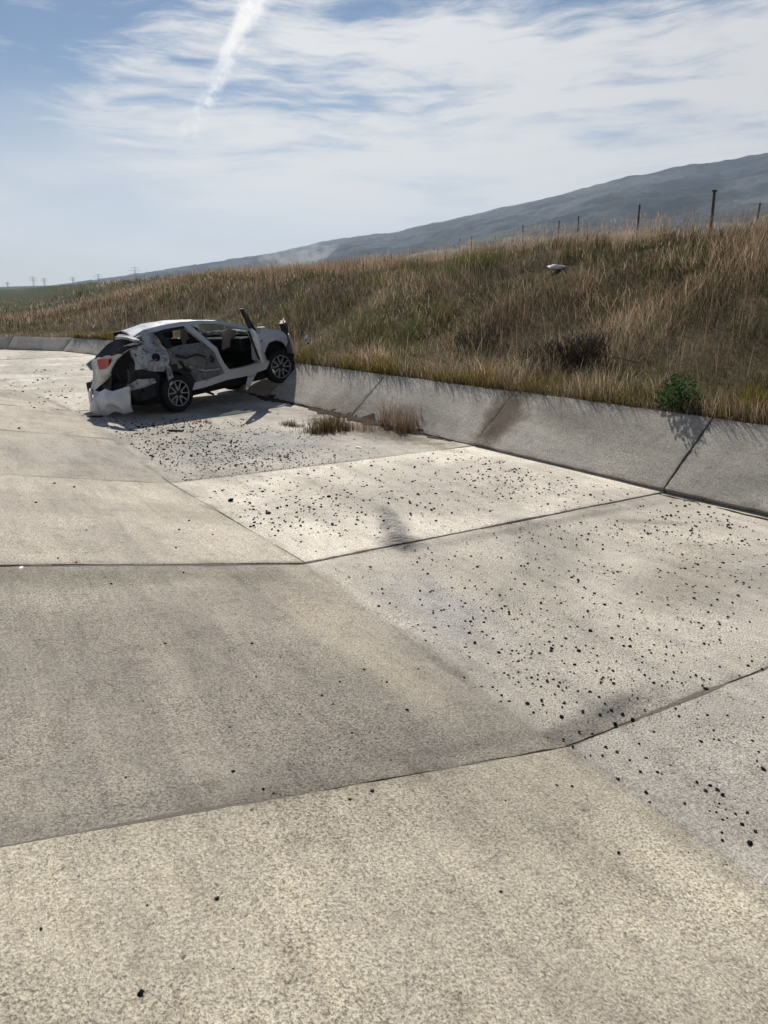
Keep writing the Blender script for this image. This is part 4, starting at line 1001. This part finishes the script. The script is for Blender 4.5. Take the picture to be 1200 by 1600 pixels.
# --- wheels
def lathe(bm, prof_, n=36):
    rings = [[bm.verts.new((r_*math.cos(a), y_, r_*math.sin(a))) for a in [k*2*math.pi/n for k in range(n)]] for r_, y_ in prof_]
    for q, s_ in zip(rings, rings[1:]):
        for k in range(n): bm.faces.new((q[k], q[(k+1) % n], s_[(k+1) % n], s_[k]))
def make_wheel():
    wh = bpy.data.objects.new('wheel', None); COL.objects.link(wh); wh.empty_display_size = .2; wh.parent = car
    bm = bmesh.new(); lathe(bm, [(.215,-.085),(.245,-.105),(.29,-.108),(.318,-.09),(.325,-.05),(.325,.05),(.318,.09),(.29,.105),(.24,.1),(.215,.08),(.215,-.085)], 40)
    bm_obj('tyre', bm, M_tyre, wh, smooth=True)
    bm = bmesh.new(); lathe(bm, [(.222,-.094),(.212,-.096),(.198,-.085),(.19,.02),(.19,.08),(.215,.085),(.222,-.094)], 40)
    rm = bm_obj('rim', bm, M_rimd, wh, smooth=True)
    bm = bmesh.new(); lathe(bm, [(.001,-.03),(.14,-.03),(.14,-.01),(.001,-.01)], 28); bm_obj('brake_disc', bm, M_disc, wh)
    for k in range(5):
        for dlt in (-.17, .17):
            a = k*2*math.pi/5+dlt*.6; b_ = k*2*math.pi/5+dlt*1.9
            bm = bmesh.new(); p0 = Vector((.045*math.cos(a), -.088, .045*math.sin(a))); p1 = Vector((.205*math.cos(b_), -.092, .205*math.sin(b_)))
            d_ = (p1-p0).normalized(); s_ = Vector((-d_.z, 0, d_.x))
            c0, c1 = .011, .009
            pts = [p0-s_*c0, p0+s_*c0, p1+s_*c1, p1-s_*c1]; vv = [bm.verts.new(q) for q in pts]+[bm.verts.new(q+Vector((0, .03, 0))) for q in pts]
            for f_ in ((0,1,2,3),(7,6,5,4),(0,4,5,1),(1,5,6,2),(2,6,7,3),(3,7,4,0)): bm.faces.new([vv[i] for i in f_])
            bm_obj('spoke', bm, M_rim, wh)
    bm = bmesh.new(); lathe(bm, [(.224,-.096),(.221,-.0985),(.211,-.0975),(.208,-.094)], 40); bm_obj('rim_lip', bm, M_rim, wh, smooth=True)
    bm = bmesh.new(); lathe(bm, [(.001,-.10),(.03,-.10),(.05,-.09),(.052,-.05),(.001,-.05)], 20); bm_obj('hub_cap', bm, M_rimd, wh)
    return wh
w0 = make_wheel(); kids = [o for o in bpy.data.objects if o.parent == w0]
wheels = [(w0, to_local((3.58,13.5,.335)), -1, 0), (None, to_local((5.93,14.46,.60)), -1, rad(-14)), (None, to_local((5.42,15.84,.345)), 1, rad(-6)), (None, to_local((3.01,14.90,.335)), 1, 0)]
for o, p, sd_, steer in wheels:
    if o is None:
        o = w0.copy(); COL.objects.link(o); o.parent = car
        for k in kids: c_ = k.copy(); COL.objects.link(c_); c_.parent = o
    o.location = p; o.rotation_euler = (0, random.uniform(0, 1.2), 0)
    o.rotation_mode = 'ZYX' if False else 'XYZ'
    o.matrix_local = Matrix.Translation(p) @ Matrix.Rotation(steer+(math.pi if sd_ > 0 else 0), 4, 'Z') @ Matrix.Rotation(random.uniform(0, 1.2), 4, 'Y')
# --- open front door, swung out on its front hinge
OPEN = rad(42); hx, hy = 2.16, -.885
dd = Vector((-math.cos(OPEN), -math.sin(OPEN), 0)); din = Vector((-math.sin(OPEN), math.cos(OPEN), 0))
def dp(s_, z, off=0.):
    t_ = .05*((z-.98)/.5)**1.15 if z > .98 else 0.
    return Vector((hx, hy, 0))+dd*s_+din*(t_+off+.20*(z-.56))+Vector((0, 0, z+.16*s_))
def door_mesh(name, outline, mat, parent, t0, t1):
    bm = bmesh.new(); vs_ = [bm.verts.new((s_, 0, z)) for s_, z in outline]; bm.faces.new(vs_); bmesh.ops.triangulate(bm, faces=bm.faces[:])
    zs = [p_[1] for p_ in outline]
    for k in range(1, 10):
        bmesh.ops.bisect_plane(bm, geom=bm.verts[:]+bm.edges[:]+bm.faces[:], plane_co=(0, 0, min(zs)+(max(zs)-min(zs))*k/10), plane_no=(0, 0, 1), dist=1e-5)
    ex = bmesh.ops.extrude_face_region(bm, geom=bm.faces[:]); up_ = [g_ for g_ in ex['geom'] if isinstance(g_, bmesh.types.BMVert)]
    ids = set(up_)
    for v in bm.verts: v.co = dp(v.co.x, v.co.z, t1 if v in ids else t0)
    return bm_obj(name, bm, mat, parent)
fd = door_mesh('front_door', [(0,1.12),(.95,1.11),(1.02,.95),(.98,.75),(.86,.50),(.04,.56),(0,.70)], M_paint, car, 0, .05)
fd['label'] = 'front door standing open towards the viewer'
door_mesh('door_card', [(.02,1.08),(.90,1.07),(.93,.95),(.90,.76),(.80,.56),(.06,.62)], M_black, fd, .052, .10)
door_mesh('window_frame', [(0,1.12),(.30,1.28),(.62,1.42),(.86,1.48),(.97,1.46),(.99,1.11),(.955,1.11),(.93,1.43),(.84,1.445),(.63,1.385),(.32,1.245),(.08,1.12)], M_black, fd, -.01, .06)
bm = bmesh.new(); box(bm, (-.05, -.05, -.02), (.05, .05, .02), .008); hn = bm_obj('hinge', bm, M_black, fd); hn.location = dp(.0, .95, .03)
bm = bmesh.new(); c_ = dp(.16, 1.13, -.10); box(bm, tuple(c_-Vector((.06, .09, .05))), tuple(c_+Vector((.06, .09, .07))), .03); bm_obj('wing_mirror', bm, M_paint, fd)

# ================================================================== debris
def scrap(name, px, py, pts, th, mat, label, cat='debris', rot=0):
    p = hit(px, py); bm = bmesh.new(); vs_ = [bm.verts.new((x, y, .004+.02*mnoise.noise(Vector((x*9, y*9, px))))) for x, y in pts]; f = bm.faces.new(vs_)
    ex = bmesh.ops.extrude_face_region(bm, geom=[f])
    for g_ in ex['geom']:
        if isinstance(g_, bmesh.types.BMVert): g_.co.z += th
    o = bm_obj(name, bm, mat); o.location = p; o.rotation_euler.z = -YAW+rot; return tag(o, label, cat)
scrap('plastic_strip', 275, 674, [(-.11,-.02),(.10,-.03),(.12,.02),(0,.035),(-.10,.02)], .025, M_black, 'black plastic strip lying in front of the car rear wheel')
scrap('plastic_strip', 428, 620, [(-.12,-.02),(.06,-.03),(.14,.03),(.02,.03),(-.13,.02)], .03, M_black, 'black plastic strip in the car shadow under the front wheel')
scrap('metal_scrap', 380, 640, [(-.06,-.04),(.08,-.05),(.06,.04),(-.05,.05)], .02, M_scuff, 'grey metal scrap at the edge of the car shadow')
scrap('paint_flake', 560, 700, [(-.04,-.02),(.04,-.03),(.05,.02),(-.03,.03)], .01, M_litter, 'white paint flake on the channel floor before the wall')
# a second wheel arch liner and shards near the bumper
scrap('bumper_shard', 150, 652, [(-.10,-.03),(.06,-.05),(.12,.02),(-.04,.05)], .02, M_black, 'black shard beside the torn bumper')

# ================================================================== dark clods and stones
def clod_mesh(k):
    bm = bmesh.new(); bmesh.ops.create_icosphere(bm, subdivisions=1, radius=1)
    for v in bm.verts: v.co *= .62+.75*random.random(); v.co.z *= .75
    me = bpy.data.meshes.new('clod'); bm.to_mesh(me); bm.free(); me.materials.append((M_clod, M_clod2, M_clod, M_clod, M_clod2)[k % 5]); return me
CL = [clod_mesh(k) for k in range(10)]
cl7 = [(130,203,9),(155,210,7),(360,242,12),(400,235,9),(395,245,8),(515,207,10),(522,235,10),(712,195,11),(555,440,13),(620,425,11),(675,435,9),(708,418,9),(722,465,13),(745,432,10),(610,488,10),(650,495,11),(560,512,12),(590,535,10),(512,507,8),(693,535,10),(727,550,11),(797,525,9),(842,488,9),(820,570,9),(768,577,9),(682,562,9),(645,562,8),(628,568,6),(563,592,7),(540,655,8),(588,660,9),(800,612,12),(855,615,12),(867,620,9),(730,636,13),(895,593,9),(820,680,13),(830,708,10),(940,713,9),(978,646,11),(1018,656,10),(1005,672,12),(1040,668,13),(1057,685,12),(1033,708,6),(1047,712,6),(1017,735,6),(1037,738,8),(1067,730,6),(1057,762,8),(1072,757,7),(1098,745,8),(1135,740,11),(1118,778,12),(1160,800,10),(1055,803,11),(1057,828,13),(1143,838,16),(733,868,13),(365,987,10),(380,703,6),(990,518,11),(1030,483,8),(1030,512,8),(1047,515,8),(978,448,7),(1010,435,9),(1072,437,9),(1183,443,10),(1170,550,9),(1165,580,9),(1187,605,13),(1093,505,7),(1150,515,8),(467,427,8),(508,428,6),(367,375,9),(365,393,7),(390,393,8),(250,318,8),(250,330,7),(283,350,6),(375,305,9),(392,320,6),(410,340,7),(445,295,8),(460,320,8),(480,325,8),(465,338,8),(515,305,9),(545,345,12),(550,335,10),(570,350,8),(605,360,8),(645,362,8),(672,378,9),(107,292,7),(72,420,7),(248,425,6),(255,447,6),(445,320,7),(640,270,6),(670,272,6),(785,262,7),(835,242,8),(880,265,7),(905,302,11),(840,287,7),(975,312,9),(815,310,8),(830,320,7),(868,343,7),(885,330,6),(900,322,7),(915,330,6),(930,335,7),(995,343,7),(1000,325,6),(1018,322,6),(880,245,7),(905,250,7),(1000,212,8),(1015,215,7),(895,205,6)]
spots = [(600+a/2, 900+b/2, s_*.58) for a, b, s_ in cl7]
cl8 = [(395,712,5),(624,353,7),(705,400,6),(683,250,5),(1090,188,6),(1120,80,5),(862,148,5),(910,112,5),(975,80,5),(675,10,6),(443,12,5),(945,395,6),(937,428,5),(997,405,6),(975,925,5),(110,775,5),(875,800,5)]
spots += [(a/1.714, 1000+b/1.714, s_) for a, b, s_ in cl8]
cl9 = [(227,582),(298,597),(435,682),(717,638),(337,473),(140,365),(700,470),(738,435),(830,490),(687,540),(290,305),(75,75),(212,290)]
spots += [(a/2.5, 640+b/2.5, 4.5) for a, b in cl9]
spots += [(361, 783, 10), (419, 803, 8), (514, 777, 8)]
n_hand = len(spots)
def blob(n, cx, cy, sx, sy, ang, smin, smax, lim):
    out = []
    while len(out) < n:
        a, b = random.gauss(0, sx), random.gauss(0, sy); x = cx+a*math.cos(ang)-b*math.sin(ang); y = cy+a*math.sin(ang)+b*math.cos(ang)
        if lim(x, y): out.append((x, y, random.uniform(smin, smax)*(1 if random.random() < .8 else 1.35)))
    return out
onfloor = lambda x, y: y < 650+(x-130)*.70-6 and y > 640+(x-440)*.215+6 and 0 < x < 1215
bright = lambda x, y: onfloor(x, y) and y > 755-(x-270)*.123+4 and y < 884-(x-480)*.206-3
spots += blob(380, 470, 790, 110, 34, -.1, 1.6, 4.2, bright)
spots += blob(260, 800, 745, 110, 26, .15, 1.5, 3.3, bright)
spots += blob(900, 330, 705, 125, 24, .12, 1.2, 2.9, lambda x, y: onfloor(x, y) and y < 755-(x-270)*.123 and y > 652)
spots += blob(330, 900, 900, 200, 60, .2, 1.5, 3.8, lambda x, y: onfloor(x, y) and y > 884-(x-480)*.206+4 and y < 1100)
spots += blob(230, 1100, 845, 80, 32, .3, 1.6, 3.6, lambda x, y: onfloor(x, y) and y > 884-(x-480)*.206+4)
spots += blob(150, 830, 1010, 110, 40, .35, 3., 5.5, lambda x, y: onfloor(x, y))
spots += blob(60, 70, 610, 60, 22, .3, 1.5, 3., lambda x, y: x > 2 and y > 560 and y < 645 and x < 138)
spots += blob(110, 270, 668, 70, 8, .0, 1.5, 3., onfloor)
spots += blob(45, 500, 1060, 300, 140, 0, 2.0, 4., lambda x, y: 0 < x < 1200 and y > 900 and not onfloor(x, y))
fine = []
fine += blob(1300, 820, 1000, 200, 60, .42, .6, 1.7, lambda x, y: onfloor(x, y))
fine += blob(800, 700, 790, 220, 50, .1, .6, 1.6, onfloor)
fine += blob(900, 330, 700, 130, 24, .12, .6, 1.6, lambda x, y: onfloor(x, y) and y > 652)
fine += blob(300, 1080, 1180, 90, 90, .5, .7, 1.9, lambda x, y: x < 1210)
fine += blob(250, 500, 1150, 350, 230, 0, .6, 1.6, lambda x, y: 0 < x < 1200 and y > 890)
# single ones first
def put_clod(px, py, s_, label, group=None, name='dark_clod'):
    p = Vector(hit_many([(px, py)])[0])
    if p is None: return None
    zc_ = math.hypot(p.x, p.y); R = s_*.5/1200*math.sqrt(zc_**2+4)*1.08
    o = bpy.data.objects.new(name, random.choice(CL)); COL.objects.link(o)
    R *= .8
    o.scale = (R*random.uniform(.9, 1.3), R*random.uniform(.8, 1.1), R*random.uniform(.8, 1.05)); o.location = (p.x, p.y, p.z+R*.42); o.rotation_euler = (random.uniform(-.3, .3), random.uniform(-.3, .3), random.uniform(0, 6.28))
    return tag(o, label, 'clod', group)
put_clod(219, 1554, 10, 'lone dark clod nearest the viewer on the pale front slab')
put_clod(339, 1405, 8.5, 'lone dark clod in the middle of the pale front slab')
big = sorted(range(len(spots)), key=lambda k: (k >= n_hand, -spots[k][2]))
PLACES = [(lambda x, y: not onfloor(x, y) and y < 885, 'small dark clod on the pale left slope above its level joint', 'clods on the far left slope'),
          (lambda x, y: not onfloor(x, y) and y < 1310-(x*.161), 'small dark clod on the grey brown slab of the left slope', 'clods on the grey brown slab'),
          (lambda x, y: not onfloor(x, y), 'small dark clod on the pale slab nearest the viewer', 'clods on the nearest slab'),
          (lambda x, y: y < 755-(x-270)*.123, 'tiny dark clod on the grey channel floor in front of the car', 'clods before the car'),
          (lambda x, y: y < 884-(x-480)*.206, 'small dark clod on the brightest slab of the channel floor', 'clods on the brightest slab'),
          (lambda x, y: y > 1170-(x-870)*.333, 'dark clod on the nearest floor slab at the lower right', 'clods on the nearest floor slab'),
          (lambda x, y: y > 975, 'dark clod in the dense scatter on the near part of the wide floor slab', 'clods in the dense scatter'),
          (lambda x, y: True, 'small dark clod on the far part of the wide floor slab', 'clods on the far part of the wide slab')]
for k in big[:285]:
    f_, lb, gp = next(q for q in PLACES if q[0](spots[k][0], spots[k][1])); put_clod(*spots[k], lb, gp)
tp = [[v.co.copy() for v in me.vertices] for me in CL]; tf = [[tuple(p_.vertices) for p_ in me.polygons] for me in CL]
Vs, Fs = [], []
ico_v = []; bm = bmesh.new(); bmesh.ops.create_icosphere(bm, subdivisions=1, radius=1)
rest = [spots[k] for k in big[285:]]+fine
for sp, hp_ in zip(rest, hit_many([q[:2] for q in rest])):
    p = Vector(hp_)
    R = sp[2]*.5/1200*math.sqrt(p.x**2+p.y**2+4)*1.05; q = random.randrange(10); a = random.uniform(0, 6.28); ca_, sa_ = math.cos(a), math.sin(a); b0 = len(Vs)
    sx, sy, sz = R*random.uniform(.9, 1.4), R*random.uniform(.7, 1.1), R*random.uniform(.7, 1.)
    for v in tp[q]: Vs.append((p.x+v.x*sx*ca_-v.y*sy*sa_, p.y+v.x*sx*sa_+v.y*sy*ca_, p.z+R*.4+v.z*sz))
    Fs += [tuple(b0+i for i in f_) for f_ in tf[q]]
bm.free()
gr_ = mesh_obj('fine_clods', Vs, Fs, M_clod); tag(gr_, 'fine dark crumbs sprinkled over the channel floor', 'crumbs', kind='stuff')

# earth washed down against the toe of the wall
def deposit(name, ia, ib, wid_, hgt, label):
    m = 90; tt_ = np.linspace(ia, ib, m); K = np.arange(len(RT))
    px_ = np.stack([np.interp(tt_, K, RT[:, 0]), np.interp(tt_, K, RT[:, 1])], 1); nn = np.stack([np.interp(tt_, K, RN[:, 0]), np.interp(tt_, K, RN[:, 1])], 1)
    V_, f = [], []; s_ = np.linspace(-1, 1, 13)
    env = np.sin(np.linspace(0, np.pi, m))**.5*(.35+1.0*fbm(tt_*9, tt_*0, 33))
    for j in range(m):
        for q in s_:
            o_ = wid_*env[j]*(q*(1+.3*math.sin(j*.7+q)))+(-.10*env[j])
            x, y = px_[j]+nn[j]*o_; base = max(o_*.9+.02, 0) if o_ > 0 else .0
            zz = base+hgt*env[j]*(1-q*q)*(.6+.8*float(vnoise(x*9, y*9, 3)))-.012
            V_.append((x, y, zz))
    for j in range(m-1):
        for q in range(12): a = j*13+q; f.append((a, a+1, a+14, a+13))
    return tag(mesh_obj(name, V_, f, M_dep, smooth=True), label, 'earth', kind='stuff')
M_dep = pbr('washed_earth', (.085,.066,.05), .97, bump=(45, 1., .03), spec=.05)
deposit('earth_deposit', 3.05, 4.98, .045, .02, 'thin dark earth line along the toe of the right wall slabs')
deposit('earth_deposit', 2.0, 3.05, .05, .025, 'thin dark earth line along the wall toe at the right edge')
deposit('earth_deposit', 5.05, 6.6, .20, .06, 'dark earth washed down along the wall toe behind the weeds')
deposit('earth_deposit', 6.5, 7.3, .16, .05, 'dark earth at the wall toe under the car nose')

# ================================================================== smoke and air
def volume_mat(name, color, dens, noise_=None):
    mt = bpy.data.materials.new(name); mt.use_nodes = True; t = NT(mt.node_tree); t.n.clear()
    pv = t.new('ShaderNodeVolumePrincipled', {'Color': c4(*color), 'Density': dens, 'Anisotropy': .25})
    if noise_:
        co = t.new('ShaderNodeTexCoord').outputs['Object']
        t.put(pv, 'Density', t.m('MULTIPLY', t.step(t.noise(co, noise_[0], 3, .6), noise_[1], noise_[2]), dens))
    t.new('ShaderNodeOutputMaterial', {'Volume': pv}); return mt
bm = bmesh.new(); box(bm, (-7300, -1800, -12), (7300, 7300, float(HMAX)+40))
hz = bm_obj('haze', bm, volume_mat('air', (.60,.77,1.0), .0001)); tag(hz, 'thin blue air haze over the whole valley', 'haze', kind='stuff')

a_, _ = az_el(468, 420); r_ = 820.
bm = bmesh.new(); bmesh.ops.create_icosphere(bm, subdivisions=4, radius=1)
for v in bm.verts:
    k = 1+.45*mnoise.noise(v.co*1.5)+.25*mnoise.noise(v.co*3.5); t_ = (v.co.z+1)/2
    v.co = Vector((v.co.x*k*(18+26*t_)+t_*t_*26-10, v.co.y*k*12, v.co.z*k*18))
smk = bm_obj('smoke', bm, volume_mat('smoke_volume', (.90,.94,1.0), .05, (.06, .34, .72))); smk.location = (math.sin(a_)*r_, math.cos(a_)*r_, 27); smk.rotation_euler.z = -a_
tag(smk, 'thin bluish smoke rising behind the field in front of the hills', 'smoke', kind='stuff')
